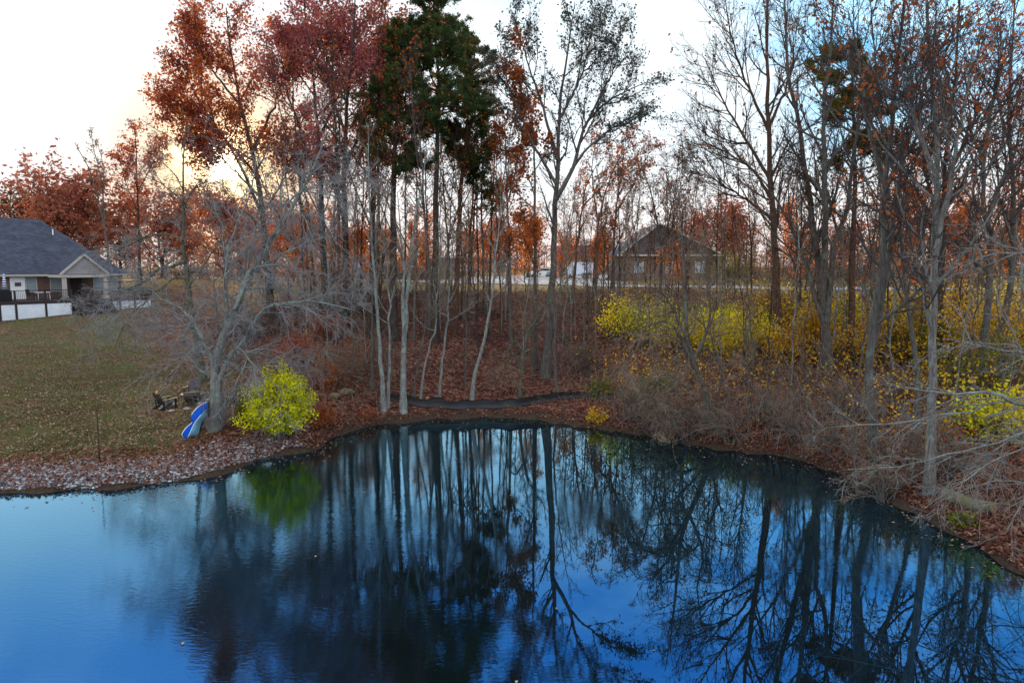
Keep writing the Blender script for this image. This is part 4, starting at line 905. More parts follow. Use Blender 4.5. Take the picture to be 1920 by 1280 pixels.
for x, y, sc, lab in [(470, 560, .95, 'small orange tree low under the left side of the red oak'), (540, 580, 1.0, 'small red-orange tree behind the leaning pale stem'), (585, 575, .8, 'little orange tree left of the thick dark trunks'),
                      (625, 560, .9, 'little orange tree between the two purple trees'), (680, 560, .85, 'orange foliage tree glowing behind the pale twin trunks'), (780, 552, .8, 'orange small tree between the two thick pine trunks'),
                      (910, 550, .8, 'little orange tree beside the pale road, right of the small pine'), (985, 552, .75, 'bright orange small tree left of the white trailer'), (1052, 550, .7, 'glowing orange small tree just above the blue roof'),
                      (1118, 552, .72, 'orange small tree hanging over the white trailer'), (1270, 560, .6, 'small orange tree before the brick wall'), (1500, 560, .8, 'orange small tree behind the four-stemmed tree'),
                      (1690, 570, .95, 'orange small tree behind the thin kinked grey tree'), (1790, 570, .9, 'orange small tree right of the palest trunk'), (1880, 580, 1.0, 'orange small tree at the right edge')]:
    place(under, rg.integers(0, 4), ground_at(x, y), rg.uniform(0, 6.28), sc, lab, 'small orange trees under the big ones')
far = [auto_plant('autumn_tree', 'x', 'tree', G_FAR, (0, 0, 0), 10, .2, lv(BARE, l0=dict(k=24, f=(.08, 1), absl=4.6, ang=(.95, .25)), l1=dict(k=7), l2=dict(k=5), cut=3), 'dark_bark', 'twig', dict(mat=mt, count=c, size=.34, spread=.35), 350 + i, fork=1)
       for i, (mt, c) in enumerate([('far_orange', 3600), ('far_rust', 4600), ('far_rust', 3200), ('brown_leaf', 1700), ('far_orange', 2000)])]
def far_at(px, Y, top, k, lab, wide=1.0):
    g = W(px, 500, Y); g[2] = hz(g[0], g[1]); ztop = W(px, top, Y)[2]; sc = (ztop - g[2]) / 10.3
    o = place(far, k, g, rg.uniform(0, 6.28), sc, lab, G_FAR); o.scale = (sc * wide, sc * wide, sc)
for px, Y, top, k, lab, wd in [
    (28, 125, 352, 3, 'thin brownish tree at the far left behind the roof', 1.2), (112, 105, 325, 1, 'broad orange-red tree right behind the roof ridge', 1.25), (185, 115, 338, 0, 'orange tree behind the sloping end of the roof', 1.1),
    (-25, 120, 345, 4, 'dull tree cut by the left edge behind the roof', 1.2), (60, 140, 350, 3, 'thin grey-brown crown between the leftmost two behind the roof', 1.1), (225, 120, 385, 2, 'dark red tree low behind the end of the roof', 1.2),
    (305, 110, 362, 1, 'rust tree behind the dark ivy-wrapped stem', 1.2), (355, 125, 395, 0, 'orange tree low behind the ivy-wrapped stem', 1.1), (425, 95, 368, 0, 'orange tree straight below the sun', 1.15), (455, 80, 400, 2, 'dark red tree left of the leaning pale stem', 1.2),
    (515, 90, 385, 1, 'rust tree behind the leaning pale stem', 1.1), (575, 110, 420, 0, 'orange tree far behind the purple trees', 1.1), (640, 120, 430, 1, 'rust tree far behind the thick dark trunk', 1.1), (720, 130, 425, 0, 'orange tree far behind the pine trunks', 1.2),
    (800, 150, 440, 3, 'brown tree far behind the pines', 1.3), (870, 150, 430, 3, 'grey-brown tree across the road, left of the middle', 1.3), (935, 130, 415, 1, 'rust tree across the road in the middle', 1.2), (990, 110, 405, 4, 'brown-orange tree behind the dark parked car', 1.1),
    (1140, 150, 440, 3, 'brown tree behind the white trailer', 1.2), (1300, 125, 410, 1, 'rust tree right beside the brick house', 1.0), (1352, 115, 388, 1, 'round russet tree right of the brick house', 1.1), (1400, 130, 405, 4, 'brownish tree right of the round russet one', 1.1),
    (1490, 140, 440, 3, 'grey-brown tree far behind the four-stemmed tree', 1.3), (1575, 130, 425, 1, 'rust tree far behind the olive pine', 1.2), (1650, 125, 420, 0, 'orange tree far behind the tall grey tree', 1.2), (1720, 120, 430, 4, 'brown tree far behind the kinked grey tree', 1.2),
    (1800, 120, 400, 1, 'rust tree far behind the palest trunk', 1.2), (1880, 120, 410, 2, 'red tree far off near the right edge', 1.2), (1960, 120, 400, 1, 'rust tree cut by the right edge', 1.2)]:
    far_at(px, Y, top, k, lab, wd)
px_tree('sparse_oak', 'tall thin oak with sparse red leaf clumps standing right of the left house', 'tree', G_FAR, (262, 520),
        [([(262,520),(260,430),(257,340),(254,260),(250,238)], .22, .03, 0), ([(259,400),(235,340),(222,290)], .09, .02), ([(258,360),(290,300),(300,262)], .09, .02)],
        lv(OAK, l0=dict(absl=3.4, k=18, f=(.3, 1)), l1=dict(k=5), l2=dict(k=4)), 'dark_bark', 'twig', dict(mat='red_leaf', count=3600, size=.3, spread=.22), seed=97, Y=88)
px_tree('snag_tree', 'gaunt bare forked tree left of the thin oak behind the roof end', 'tree', G_FAR, (205, 520),
        [([(205,520),(200,450),(185,380),(168,320),(140,268)], .18, .03, 0), ([(197,440),(190,340),(176,280),(170,240)], .12, .02), ([(190,400),(196,330),(182,262)], .07, .02)],
        lv(BARE, l0=dict(k=9, absl=2.0), l1=dict(k=4), l2=dict(k=3), cut=3), 'grey_bark', 'twig', dict(mat='brown_leaf', count=500, size=.2), seed=98, Y=85, rtip=.012)

# ------------------------------------------------------------------ shrubs
def shrub(name, label, group, loc, height, width, nst, leaf, seed, bark='grey_bark', twig='brush_twig', up=.04, cat='shrub', base=.25, l2=None):
    rng = np.random.default_rng(seed); ms, rs = [], []; n = 12; k = np.linspace(0, 1, n); L = np.array(loc)
    for i in range(nst):
        a = rng.uniform(0, 6.28); sp = width / 2 * math.sqrt(rng.uniform(.02, 1)); hh = height * rng.uniform(.55, 1.05) * (1.05 - .45 * (2 * sp / width) ** 2)
        e = np.array([math.cos(a) * sp, math.sin(a) * sp, hh]); b = np.array([math.cos(a) * base * rng.random(), math.sin(a) * base * rng.random(), -.08])
        mid = b * .6 + e * .4 + np.array([0, 0, hh * .2])
        ms.append(spline([b, mid, e], n) + L + rng.normal(0, .02, (n, 3)) * np.sin(k * PI)[:, None]); rs.append(.018 * (1 - k) + .005)
    return make_plant(name, label, cat, group, loc, ms, rs, l2 or [dict(k=9, f=(.2, 1), ang=(.7, .2), absl=height * .38, taper=.4, n=5, up=up, wob_=.12), dict(k=5, f=(.15, 1), ang=(.7, .3), ratio=.5, taper=.3, n=4, up=up, wob_=.12)],
                      bark, twig, leaf, seed, rtip=.0035)
g = ground_at(526, 820)
shrub('lime_bush', 'round lime-yellow bush at the pond edge, right of the pale leaning tree', None, g, 2.4, 2.35, 56, dict(mat='lime_leaf', count=26000, size=.08, spread=.07, aspect=.55), 400, cat='bush', l2=[dict(k=9, f=(.15, 1), ang=(.7, .2), absl=.75, taper=.4, n=5, up=.12, wob_=.12), dict(k=5, f=(.15, 1), ang=(.7, .3), ratio=.5, taper=.3, n=4, up=.08, wob_=.12)])
YS = 'yellow shrubs on the right slope'
for i, (x, y, hh, w, mat, cnt, lab) in enumerate([
    (1152, 640, 2.2, 1.6, 'yellow_leaf', 1800, 'upright yellow shrub left of the arching tree'), (1205, 650, 2.4, 2.4, 'lime_leaf', 3000, 'loose yellow-green shrub behind the drooping twigs'), (1262, 655, 2.6, 2.6, 'yellow_leaf', 3000, 'yellow shrub seen through the arching stems'),
    (1350, 632, 2.0, 2.4, 'lime_leaf', 5000, 'leafy green-yellow shrub right of the arching stems'), (1345, 668, 2.0, 2.6, 'yellow_leaf', 6500, 'brightest yellow shrub, just right of the arching tree'), (1405, 664, 2.3, 3.0, 'yellow_leaf', 7000, 'wide bright yellow shrub touching the reddish trunk'),
    (1480, 680, 1.9, 2.2, 'amber_leaf', 2600, 'golden shrub between the reddish trunk and the four-stemmed tree'), (1525, 660, 2.6, 2.0, 'amber_leaf', 3600, 'amber shrub right behind the four-stemmed tree'), (1600, 690, 2.0, 2.6, 'amber_leaf', 2200, 'golden shrub between the four-stemmed and the tall grey tree'),
    (1668, 680, 2.4, 2.8, 'amber_leaf', 3400, 'amber shrub behind the tall grey tree'), (1738, 690, 2.6, 2.6, 'green_leaf', 3000, 'olive shrub behind the palest trunk'), (1800, 700, 2.6, 3.2, 'amber_leaf', 3400, 'large golden shrub right of the palest trunk'),
    (1880, 700, 3.0, 3.2, 'amber_leaf', 2600, 'golden shrub under the rightmost tree'), (1905, 655, 2.5, 3.0, 'amber_leaf', 2400, 'golden shrub cut by the right edge'), (1862, 825, 1.3, 1.5, 'lime_leaf', 2200, 'yellow-green shrub low on the right bank above the fallen log'),
    (1912, 828, 1.2, 1.4, 'yellow_leaf', 1900, 'low yellow shrub at the right edge above the fallen log'), (1575, 640, 2.2, 2.2, 'lime_leaf', 2600, 'yellow-green shrub behind the olive pine'), (1290, 620, 1.8, 2.2, 'green_leaf', 2000, 'green shrub under the brick house'),
    (1455, 625, 2.6, 2.2, 'amber_leaf', 1500, 'thin amber shrub up the slope behind the reddish trunk'), (1500, 610, 2.2, 2.4, 'yellow_leaf', 1200, 'sparse yellow shrub just left of the four stems, higher on the slope'), (1560, 615, 2.0, 2.0, 'amber_leaf', 1300, 'sparse amber shrub right of the four stems'),
    (1640, 640, 2.8, 2.6, 'yellow_leaf', 1700, 'airy yellow shrub behind the tall grey tree'), (1700, 640, 2.4, 2.4, 'amber_leaf', 1600, 'airy golden shrub between the kinked tree and the palest trunk'), (1770, 650, 3.0, 2.6, 'amber_leaf', 2000, 'tall golden shrub at the foot of the dark trunk'),
    (1835, 640, 3.0, 2.6, 'yellow_leaf', 2200, 'tall yellow shrub left of the crooked tree'), (1880, 755, 2.0, 2.2, 'green_leaf', 1900, 'olive shrub on the right bank below the crooked tree'), (1810, 760, 1.8, 2.2, 'green_leaf', 1300, 'thin olive shrub between the palest trunk and the crooked tree'), (1190, 600, 2.0, 2.2, 'amber_leaf', 1100, 'sparse amber shrub near the top of the slope, left of the brick house'),
    (1365, 545, 2.6, 3.4, 'green_leaf', 2600, 'green roadside shrub right of the brick house'), (1230, 745, 1.2, 1.5, 'green_leaf', 1500, 'dark green shrub under the drooping twigs by the fence end'), (1130, 745, .8, 1.2, 'green_leaf', 900, 'little green shrub by the right end of the black fence')]):
    shrub('yellow_shrub' if mat in ('yellow_leaf', 'amber_leaf') else 'green_shrub', lab, YS, ground_at(x, y), hh * rg.uniform(.8, 1.25), w * 1.4, 18, dict(mat=mat, count=int(cnt * .75), size=.105, spread=.22), 420 + i)
for i, (x, y, hh, w, mat, cnt, lab) in enumerate([(600, 800, .8, 1.1, 'rust_leaf', 1100, 'low rusty shrub on the shore right of the lime bush'), (612, 730, 1.1, 1.4, 'rust_leaf', 900, 'brown-red shrub behind the lime bush'), (690, 785, .4, .7, 'red_leaf', 250, 'tiny crimson shrub on the shore left of the pale trunks'),
    (470, 790, 1.1, 1.0, 'green_leaf', 1200, 'green shrub tucked against the left of the lime bush'), (1250, 790, .6, .9, 'rust_leaf', 300, 'tiny red-orange shrub by the arching tree'), (1120, 790, .5, .9, 'amber_leaf', 350, 'low olive shrub on the shore under the fence end'),
    (560, 690, 1.6, 2.0, 'red_leaf', 1200, 'dark red shrub above the lime bush'), (620, 640, 1.8, 2.2, 'red_leaf', 1300, 'dark red shrub in the wood up the slope'), (1808, 985, .3, .4, 'green_leaf', 200, 'small tuft of green at the water edge below the fallen log')]):
    shrub('red_shrub' if 'rust' in mat or 'red' in mat else 'green_shrub', lab, 'low shrubs near the shore', ground_at(x, y), hh, w, 12, dict(mat=mat, count=cnt, size=.1, spread=.1), 460 + i)
BS = 'bare grey shrubs on the banks'
bs_l = [dict(k=8, f=(.2, 1), ang=(.6, .2), absl=1.1, taper=.4, n=6, up=-.04, wob_=.12), dict(k=5, f=(.15, 1), ang=(.6, .3), ratio=.55, taper=.3, n=4, up=-.06, wob_=.12)]
for i, (x, y, hh, w, lab) in enumerate([(1180, 790, 1.6, 2.4, 'bare brown shrub at the water edge right of the fence end'), (1225, 815, 1.3, 2.0, 'bare shrub overhanging the water left of the arching tree'), (1290, 825, 1.5, 2.2, 'bare twiggy shrub at the foot of the arching tree'), (1370, 830, 1.4, 2.2, 'grey twiggy shrub right of the arching tree foot'),
    (1445, 800, 1.5, 2.6, 'wide grey shrub below the reddish trunk'), (1500, 830, 1.4, 2.4, 'grey shrub at the water below the four-stemmed tree'), (1560, 860, 1.2, 2.2, 'low grey shrub at the bank between two leaning saplings'), (1590, 800, 1.5, 2.4, 'grey shrub above the bank left of the tall grey tree'),
    (1690, 880, 1.3, 2.0, 'grey shrub between the tall grey tree and the palest trunk'), (1790, 900, 1.2, 1.8, 'bare shrub right of the palest trunk'), (1660, 945, 1.0, 1.8, 'bare shrub whose twigs touch the water by the tall grey tree'), (1420, 720, 1.8, 2.6, 'grey shrub below the bright yellow shrubs'),
    (1500, 740, 1.8, 2.6, 'grey shrub in front of the golden shrub'), (1680, 770, 1.7, 2.4, 'grey shrub behind the thin kinked tree'), (1100, 700, 1.6, 2.0, 'bare shrub on the slope right of the open crowned tree'), (640, 720, 1.5, 2.2, 'bare shrub in the dark wood left of the pale trunks')]):
    shrub('bare_shrub', lab, BS, ground_at(x, y), hh, w, 10, dict(mat='brown_leaf', count=90, size=.09), 480 + i, l2=bs_l)

# ------------------------------------------------------------------ stuff nobody could count: tangled stems, fallen leaves, stones
def brush(name, boxes, mat, seed, rr=(.004, .009), sp=.9):
    rng = np.random.default_rng(seed); PS = []
    for (x0, x1, y0, y1, n, hh) in boxes:
        c = np.array([ground_at(a, b) for a, b in zip(rng.uniform(x0, x1, 70), rng.uniform(y0, y1, 70))])
        p = c[rng.integers(0, 70, n)] + np.c_[rng.normal(0, sp, (n, 2)), np.zeros(n)]
        s = sdist(p[:, 0], p[:, 1]); p = p[s > .25]; p[:, 2] = h(p[:, 0], p[:, 1]) - .03; n = len(p)
        d = norm(np.c_[rng.normal(0, .55, (n, 2)), np.ones(n)]); ln = hh * rng.uniform(.35, 1.2, n) * np.where(rng.random(n) < .07, 1.9, 1); pts = [p]; st_ = (ln / 5)[:, None]; q = p
        for i in range(5):
            q = q + d * st_; pts.append(q); d = norm(d + rng.normal(0, .2, d.shape) + np.array([0, 0, -.13]))
        PS.append(np.stack(pts, 1))
    P = np.concatenate(PS); r = rng.uniform(*rr, len(P))[:, None] * np.linspace(1, .4, 6)
    a = tubes(P, r, 3); L = np.linalg.norm(np.diff(P, axis=1), axis=2).sum(1)
    Q, r2, L2 = grow(P, r, L, 3, f=(.25, 1), ang=(.7, .3), ratio=.45, taper=.3, n=4, up=0, wob_=.2, rng=rng, rtip=.003)
    V, F = merge([a, tubes(Q, r2, 3)])
    return tag(npmesh(name, V, [F], M[mat]), kind='stuff')
brush('undergrowth', [(1080, 1320, 545, 620, 1500, 1.0), (1300, 1620, 555, 640, 1000, 1.2), (1600, 1920, 570, 680, 1000, 1.4), (800, 1100, 545, 590, 1200, .8), (560, 720, 580, 720, 900, 1.0),
                      (1150, 1330, 640, 800, 330, 1.0), (1330, 1640, 690, 840, 300, 1.0), (1640, 1920, 700, 900, 260, .9), (1800, 1920, 900, 1050, 200, .4), (1000, 1200, 620, 760, 500, .7), (600, 700, 720, 800, 250, .5)], 'brush_twig', 600)
brush('dry_brush', [(1330, 1920, 512, 545, 2600, 1.5), (560, 840, 520, 560, 1800, 1.2), (1120, 1340, 525, 545, 500, .7), (290, 560, 520, 640, 2200, 1.1), (1330, 1900, 560, 700, 1500, 1.5), (600, 1100, 560, 720, 1300, 1.0), (1180, 1420, 700, 830, 260, 1.3)], 'twig', 601, (.004, .012))
brush('bleached_brush', [(1150, 1340, 680, 820, 160, 1.7), (1340, 1680, 720, 860, 330, 1.8), (1660, 1920, 740, 960, 260, 1.7), (1000, 1180, 600, 740, 120, 1.6), (620, 760, 640, 760, 60, 1.5)], 'bleached_twig', 602, (.006, .013))
def caught(name, boxes, mat, seed, size=.1, sp=.9):
    rng = np.random.default_rng(seed); C = []
    for x0, x1, y0, y1, n, hh in boxes:
        c = np.array([ground_at(a, b) for a, b in zip(rng.uniform(x0, x1, 40), rng.uniform(y0, y1, 40))]); p = c[rng.integers(0, 40, n)] + rng.normal(0, 1, (n, 3)) * [sp, sp, 0]
        p[:, 2] = np.maximum(h(p[:, 0], p[:, 1]), 0) + hh * rng.random(n) ** 1.4; C.append(p[sdist(p[:, 0], p[:, 1]) > .2])
    P = np.concatenate(C); v, f = leaves(np.stack([P, P + [0, 0, .02]], 1), len(P), size, rng, spread=.05); tag(npmesh(name, v, [f], M[mat], None, False), kind='stuff')
caught('bramble_leaves', [(1150, 1340, 620, 820, 1500, .9), (1340, 1660, 640, 860, 2600, .9), (1660, 1920, 640, 930, 2400, 1.0), (560, 720, 600, 780, 1200, .8), (300, 560, 530, 620, 900, 1.0)], 'rust_leaf', 605)
caught('yellow_bramble_leaves', [(1150, 1340, 600, 760, 1500, 1.4), (1340, 1660, 590, 770, 3000, 1.6), (1660, 1920, 580, 830, 4200, 2.0)], 'amber_leaf', 606)
brush('roadside_thicket', [(560, 860, 514, 526, 1700, 3.2), (250, 560, 513, 526, 1700, 2.6), (1345, 1920, 511, 527, 3400, 3.4), (1130, 1345, 514, 524, 300, 2.0), (880, 1000, 508, 511, 500, 4)], 'twig', 607, (.012, .03), 4.0)
caught('roadside_leaves', [(560, 860, 514, 526, 3000, 3.4), (250, 560, 513, 526, 3200, 2.6), (1345, 1920, 511, 527, 6500, 3.6), (880, 1000, 508, 511, 700, 4)], 'far_rust', 608, .24, 4.0)
def scatter_leaves(name, n, mat, seed, accept, size=.10, lift=.03):
    rng = np.random.default_rng(seed); X = []
    while sum(len(a) for a in X) < n:
        yy = 9 + 55 * rng.random(n * 2) ** 1.5; xx = yy * rng.uniform(-.82, .82, n * 2); p = np.c_[xx, yy]
        X.append(p[accept(p[:, 0], p[:, 1], rng)])
    p = np.concatenate(X)[:n]; z = h(p[:, 0], p[:, 1]) + lift * rng.random(n) + .008; c = np.c_[p, z]
    x = norm(np.c_[rng.normal(size=(n, 2)), rng.normal(0, .35, n)]); y = norm(np.cross(rng.normal(0, .35, (n, 3)) + np.array([0, 0, 1]), x)); s = (size * rng.uniform(.6, 1.4, n))[:, None]
    nz = np.cross(x, y) * s * .18
    V = np.stack([c - x * s * .5, c + y * s * .33 + nz, c + x * s * .5, c - y * s * .33 + nz], 1).reshape(-1, 3)
    return tag(npmesh(name, V, [np.arange(4 * n).reshape(-1, 4)], M[mat], None, False), kind='stuff')
def acc_hill(x, y, rng):
    s = sdist(x, y); return (s > .1) & (s < 26) & (rng.random(len(x)) > lawn_w(x, y) * .93)
def acc_lawn(x, y, rng):
    s = sdist(x, y); return (s > 1.0) & (s < 48) & (rng.random(len(x)) < lawn_w(x, y)) & (np.sin(x * .8 + 1) * np.sin(y * .6) + rng.normal(0, .8, len(x)) > -.3)
def acc_stone(x, y, rng):
    s = sdist(x, y); return (s > .05) & (s < 3.4) & (x / y < -.2)
scatter_leaves('fallen_leaves_on_gravel', 5200, 'litter', 612, acc_stone, .1, .1)
scatter_leaves('fallen_leaves', 90000, 'litter', 610, acc_hill, .11)
scatter_leaves('fallen_leaves_on_grass', 26000, 'pale_litter', 611, acc_lawn, .085)
def grass():
    rng = np.random.default_rng(615); n = 70000; yy = 19 + 30 * rng.random(n * 3) ** 1.4; xx = yy * rng.uniform(-.85, -.25, n * 3); k = acc_lawn(xx, yy, rng) & (sdist(xx, yy) > 2.2); xx, yy = xx[k][:n], yy[k][:n]; n = len(xx)
    b = np.stack([xx, yy, h(xx, yy) - .01], 1); a = rng.uniform(0, 6.28, n); w = np.c_[np.cos(a), np.sin(a), np.zeros(n)] * .012; tip = b + np.c_[rng.normal(0, .035, (n, 2)), rng.uniform(.03, .10, n)]
    tag(npmesh('grass', np.stack([b - w, b + w, tip], 1).reshape(-1, 3), [np.arange(3 * n).reshape(-1, 3)], M['grass_blade'], None, False), kind='stuff')
M['grass_blade'] = m_leaf('grass_blade', [(.04, .05, .012), (.10, .12, .03), (.2, .17, .07)], .2, .5)
grass()
def stones():
    rng = np.random.default_rng(620); n = 7500
    yy = rng.uniform(17, 26, n * 12); xx = yy * rng.uniform(-.84, -.31, n * 12); s = sdist(xx, yy)
    wdt = np.interp(xx / yy, [-.8, -.6, -.45, -.33], [2.6, 2.6, 2.2, .9])
    k = (s > .12) & (s < wdt * rng.uniform(.5, 1.05, len(s))); xx, yy = xx[k][:n], yy[k][:n]; n = len(xx)
    ico = np.array([(0,0,1),(.9,0,.3),(.28,.85,.3),(-.72,.53,.3),(-.72,-.53,.3),(.28,-.85,.3),(.72,.53,-.4),(-.28,.85,-.4),(-.9,0,-.4),(-.28,-.85,-.4),(.72,-.53,-.4),(0,0,-.9)])
    f = [(0,1,2),(0,2,3),(0,3,4),(0,4,5),(0,5,1),(1,6,2),(2,7,3),(3,8,4),(4,9,5),(5,10,1),(2,6,7),(3,7,8),(4,8,9),(5,9,10),(1,10,6)]
    sz = .018 + .047 * rng.random(n) ** 2.6
    V = ico[None] * (1 + rng.normal(0, .16, (n, 12, 1))) * sz[:, None, None] * np.stack([rng.uniform(.8, 1.4, n), rng.uniform(.7, 1.1, n), rng.uniform(.45, .8, n)], 1)[:, None]
    a = rng.uniform(0, 6.28, n); ca, sa = np.cos(a)[:, None], np.sin(a)[:, None]
    V = np.stack([V[..., 0] * ca - V[..., 1] * sa, V[..., 0] * sa + V[..., 1] * ca, V[..., 2]], -1) + np.stack([xx, yy, h(xx, yy) + sz * .2], 1)[:, None]
    m = bpy.data.materials.new('gravel'); nn, N, L = nt(m); g_ = N.new('ShaderNodeNewGeometry')
    r = ramp(N, [(0, (.05, .045, .045)), (.6, (.19, .195, .215)), (1, (.42, .44, .5))]); L.new(g_.outputs['Random Per Island'], r.inputs[0]); out_bsdf(nn, N, L, r.outputs[0], .85)
    tag(npmesh('gravel', V.reshape(-1, 3), [(np.array(f)[None] + (np.arange(n) * 12)[:, None, None]).reshape(-1, 3)], m, None, False), kind='stuff')
stones()
def floating():
    rng = np.random.default_rng(630); n = 420
    i = rng.integers(0, len(shore) - 1, n); t = rng.random(n)[:, None]; S_ = np.array(shore); p = S_[i] * (1 - t) + S_[i + 1] * t
    p = p * (1 - np.abs(rng.normal(0, .035, n))[:, None]); p[:14] = np.c_[rng.uniform(-9, 9, 14), rng.uniform(9, 20, 14)]
    p = p[sdist(p[:, 0], p[:, 1]) < -.05]; n = len(p); a = rng.uniform(0, 6.28, n); x = np.c_[np.cos(a), np.sin(a), np.zeros(n)]; y = np.c_[-np.sin(a), np.cos(a), np.zeros(n)]; c = np.c_[p, np.full(n, .008)]; s = rng.uniform(.05, .11, n)[:, None]
    V = np.stack([c - x * s * .5, c + y * s * .3 + [0, 0, .01], c + x * s * .5, c - y * s * .3 + [0, 0, .012]], 1).reshape(-1, 3)
    tag(npmesh('floating_leaves', V, [np.arange(4 * n).reshape(-1, 4)], M['pale_litter'], None, False), kind='stuff')
floating()

def woods():
    rng = np.random.default_rng(640); TP, TR, tv = [], [], []
    n = 330; Y = rng.uniform(165, 330, n); X = Y * rng.uniform(-1.05, 1.05, n); Z = h(X, Y); ht = rng.uniform(7, 14, n)
    k = np.linspace(0, 1, 5); b = np.stack([X, Y, Z - .3], 1)
    P = b[:, None] + k[None, :, None] * np.stack([rng.normal(0, .5, n), rng.normal(0, .5, n), ht], 1)[:, None]
    r = np.full((n, 1), .16) * np.linspace(1, .2, 5); A1 = tubes(P, r, 4); L = ht
    Q, r2, L2 = grow(P, r, L, 16, f=(.12, 1), ang=(.8, .25), ratio=.42, taper=.6, n=4, up=.12, wob_=.12, rng=rng, rtip=.03)
    Q3, r3, _ = grow(Q, r2, L2, 6, f=(.2, 1), ang=(.7, .3), ratio=.5, taper=.3, n=3, up=.05, wob_=.15, rng=rng, rtip=.022)
    A = merge([A1, tubes(Q, r2, 3), tubes(Q3, r3, 3)]); v, f = leaves(Q3, 62000, .42, rng, spread=.4); nb = len(A[1])
    V, F = merge([A, (v, f)])
    tag(npmesh('distant_woods', V, [F], [M['twig'], M['brown_leaf'], M['rust_leaf']], None, False, None, np.r_[np.zeros(nb), 1 + (np.arange(len(f)) % 3 == 0)]), kind='stuff')
woods()
# ------------------------------------------------------------------ light, sky, camera
SUN_AZ = math.atan((430 - 960) / 1280); SUN_EL = R(7.8)      # azimuth measured from +Y towards +X
sdir = Vector((math.sin(SUN_AZ) * math.cos(SUN_EL), math.cos(SUN_AZ) * math.cos(SUN_EL), math.sin(SUN_EL)))
sl = bpy.data.lights.new('sun', 'SUN'); sl.energy = 5; sl.angle = R(.5); sl.color = (1, .78, .52)
so = bpy.data.objects.new('sun', sl); COL.objects.link(so); so.rotation_euler = (-sdir).to_track_quat('-Z', 'Y').to_euler()
world = bpy.data.worlds.new('World'); SC.world = world
n, N, L = nt(world)
sky = N.new('ShaderNodeTexSky'); sky.sky_type = 'NISHITA'; sky.sun_disc = False
sky.sun_elevation = SUN_EL; sky.sun_rotation = SUN_AZ; sky.air_density = 1.0; sky.dust_density = 1.2; sky.ozone_density = 2.5
tc = N.new('ShaderNodeTexCoord'); sx = N.new('ShaderNodeSeparateXYZ'); L.new(tc.outputs['Generated'], sx.inputs[0])
dp = N.new('ShaderNodeVectorMath'); dp.operation = 'DOT_PRODUCT'; L.new(tc.outputs['Generated'], dp.inputs[0]); dp.inputs[1].default_value = sdir
mp = N.new('ShaderNodeMapping'); mp.inputs['Scale'].default_value = (1.0, 1.0, 3.2); L.new(tc.outputs['Generated'], mp.inputs[0])
cl = noise(N, L, 3.0, 7, .62, mp.outputs[0])
cl2 = N.new('ShaderNodeMapRange'); cl2.inputs[1].default_value = .32; cl2.inputs[2].default_value = .68; L.new(cl, cl2.inputs[0])
# height of the white haze: high towards the sun, lower to the east of it
hx = N.new('ShaderNodeMapRange'); hx.inputs[1].default_value = .2; hx.inputs[2].default_value = .42; hx.inputs[3].default_value = 0; hx.inputs[4].default_value = .24; hx.interpolation_type = 'SMOOTHSTEP'; L.new(sx.outputs[0], hx.inputs[0])
zz = math_(N, L, 'ADD', sx.outputs[2], hx.outputs[0])
zz = math_(N, L, 'SUBTRACT', zz, math_(N, L, 'MULTIPLY', cl2.outputs[0], .10))
hz_ = N.new('ShaderNodeMapRange'); hz_.inputs[1].default_value = .27; hz_.inputs[2].default_value = .46; hz_.inputs[3].default_value = 1; hz_.inputs[4].default_value = 0; hz_.interpolation_type = 'SMOOTHSTEP'; L.new(zz, hz_.inputs[0])
hs = N.new('ShaderNodeHueSaturation'); hs.inputs['Saturation'].default_value = 1.35; hs.inputs['Value'].default_value = 1.9; L.new(sky.outputs[0], hs.inputs['Color'])
blue = mixc(N, L, .55, hs.outputs[0], (1.3, 10, 18.5))
wisps = math_(N, L, 'MULTIPLY', math_(N, L, 'POWER', cl2.outputs[0], 2), .7)
blue = mixc(N, L, wisps, blue, (14, 18, 20))
hzc = mixc(N, L, cl2.outputs[0], (10.5, 11.8, 12.6), (12.5, 13.8, 14.4))
c = mixc(N, L, hz_.outputs[0], blue, hzc)
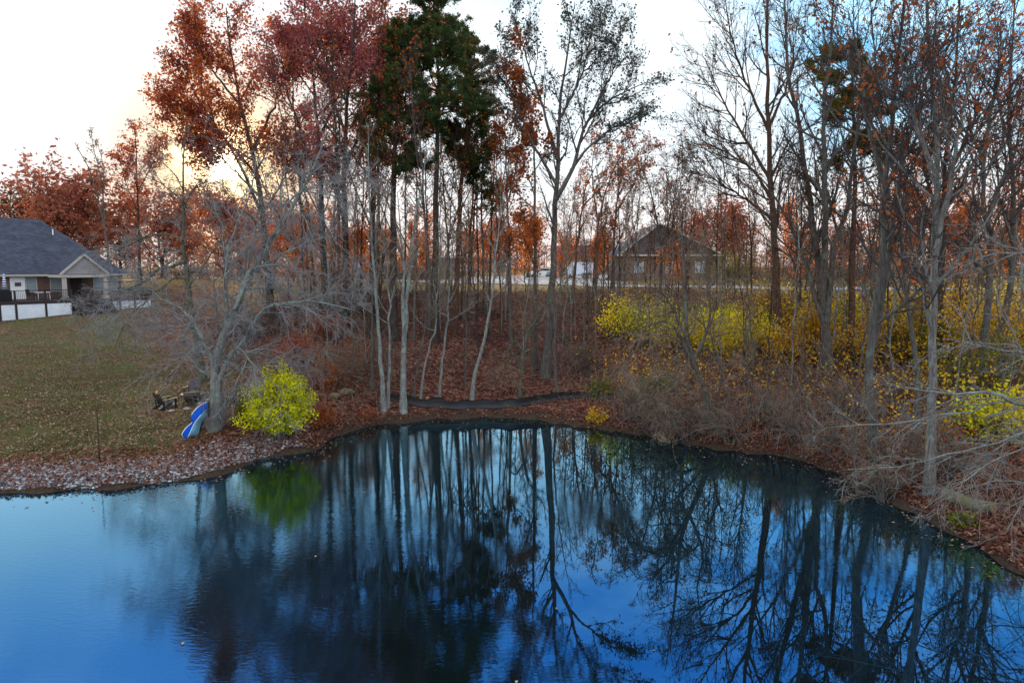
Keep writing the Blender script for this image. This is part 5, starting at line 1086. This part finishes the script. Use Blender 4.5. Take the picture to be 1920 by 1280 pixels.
low = N.new('ShaderNodeMapRange'); low.inputs[1].default_value = .0; low.inputs[2].default_value = .16; low.inputs[3].default_value = .8; low.inputs[4].default_value = 0; L.new(sx.outputs[2], low.inputs[0])
c = mixc(N, L, low.outputs[0], c, (11, 8.6, 7.6))
gl1 = math_(N, L, 'POWER', math_(N, L, 'MAXIMUM', dp.outputs['Value'], 0), 900)
gl2 = math_(N, L, 'POWER', math_(N, L, 'MAXIMUM', dp.outputs['Value'], 0), 110)
c = mixc(N, L, math_(N, L, 'MULTIPLY', gl2, .95), c, (12, 7.6, 3.6))
c = mixc(N, L, math_(N, L, 'MULTIPLY', gl1, .95), c, (50, 40, 22))
# fill light added: unseen sky overhead and behind the camera is brightened
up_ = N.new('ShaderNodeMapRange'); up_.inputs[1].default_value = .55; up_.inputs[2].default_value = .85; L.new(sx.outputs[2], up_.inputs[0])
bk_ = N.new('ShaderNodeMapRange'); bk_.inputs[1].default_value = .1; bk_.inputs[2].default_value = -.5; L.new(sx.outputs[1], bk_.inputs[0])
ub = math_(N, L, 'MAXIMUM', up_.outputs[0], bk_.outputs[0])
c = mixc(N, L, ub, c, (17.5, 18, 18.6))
c = mixc(N, L, math_(N, L, 'POWER', math_(N, L, 'MAXIMUM', dp.outputs['Value'], 0), 9000), c, (120, 105, 75))
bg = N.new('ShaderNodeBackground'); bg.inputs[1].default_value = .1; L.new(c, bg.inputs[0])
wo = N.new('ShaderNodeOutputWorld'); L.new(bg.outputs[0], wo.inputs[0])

cam = bpy.data.cameras.new('camera'); cam.sensor_width = 36; cam.lens = 24; cam.clip_end = 12000; cam.clip_start = .1
co = bpy.data.objects.new('camera', cam); COL.objects.link(co); co.location = (0, 0, H); co.rotation_euler = (PI / 2 - TH, 0, 0)
SC.camera = co
SC.view_settings.view_transform = 'Standard'; SC.view_settings.look = 'None'; SC.view_settings.exposure = 0
SC.render.engine = 'CYCLES'; SC.cycles.max_bounces = 6; SC.cycles.diffuse_bounces = 3; SC.cycles.glossy_bounces = 3; SC.cycles.transmission_bounces = 4; SC.cycles.transparent_max_bounces = 4
SC.cycles.use_denoising = True
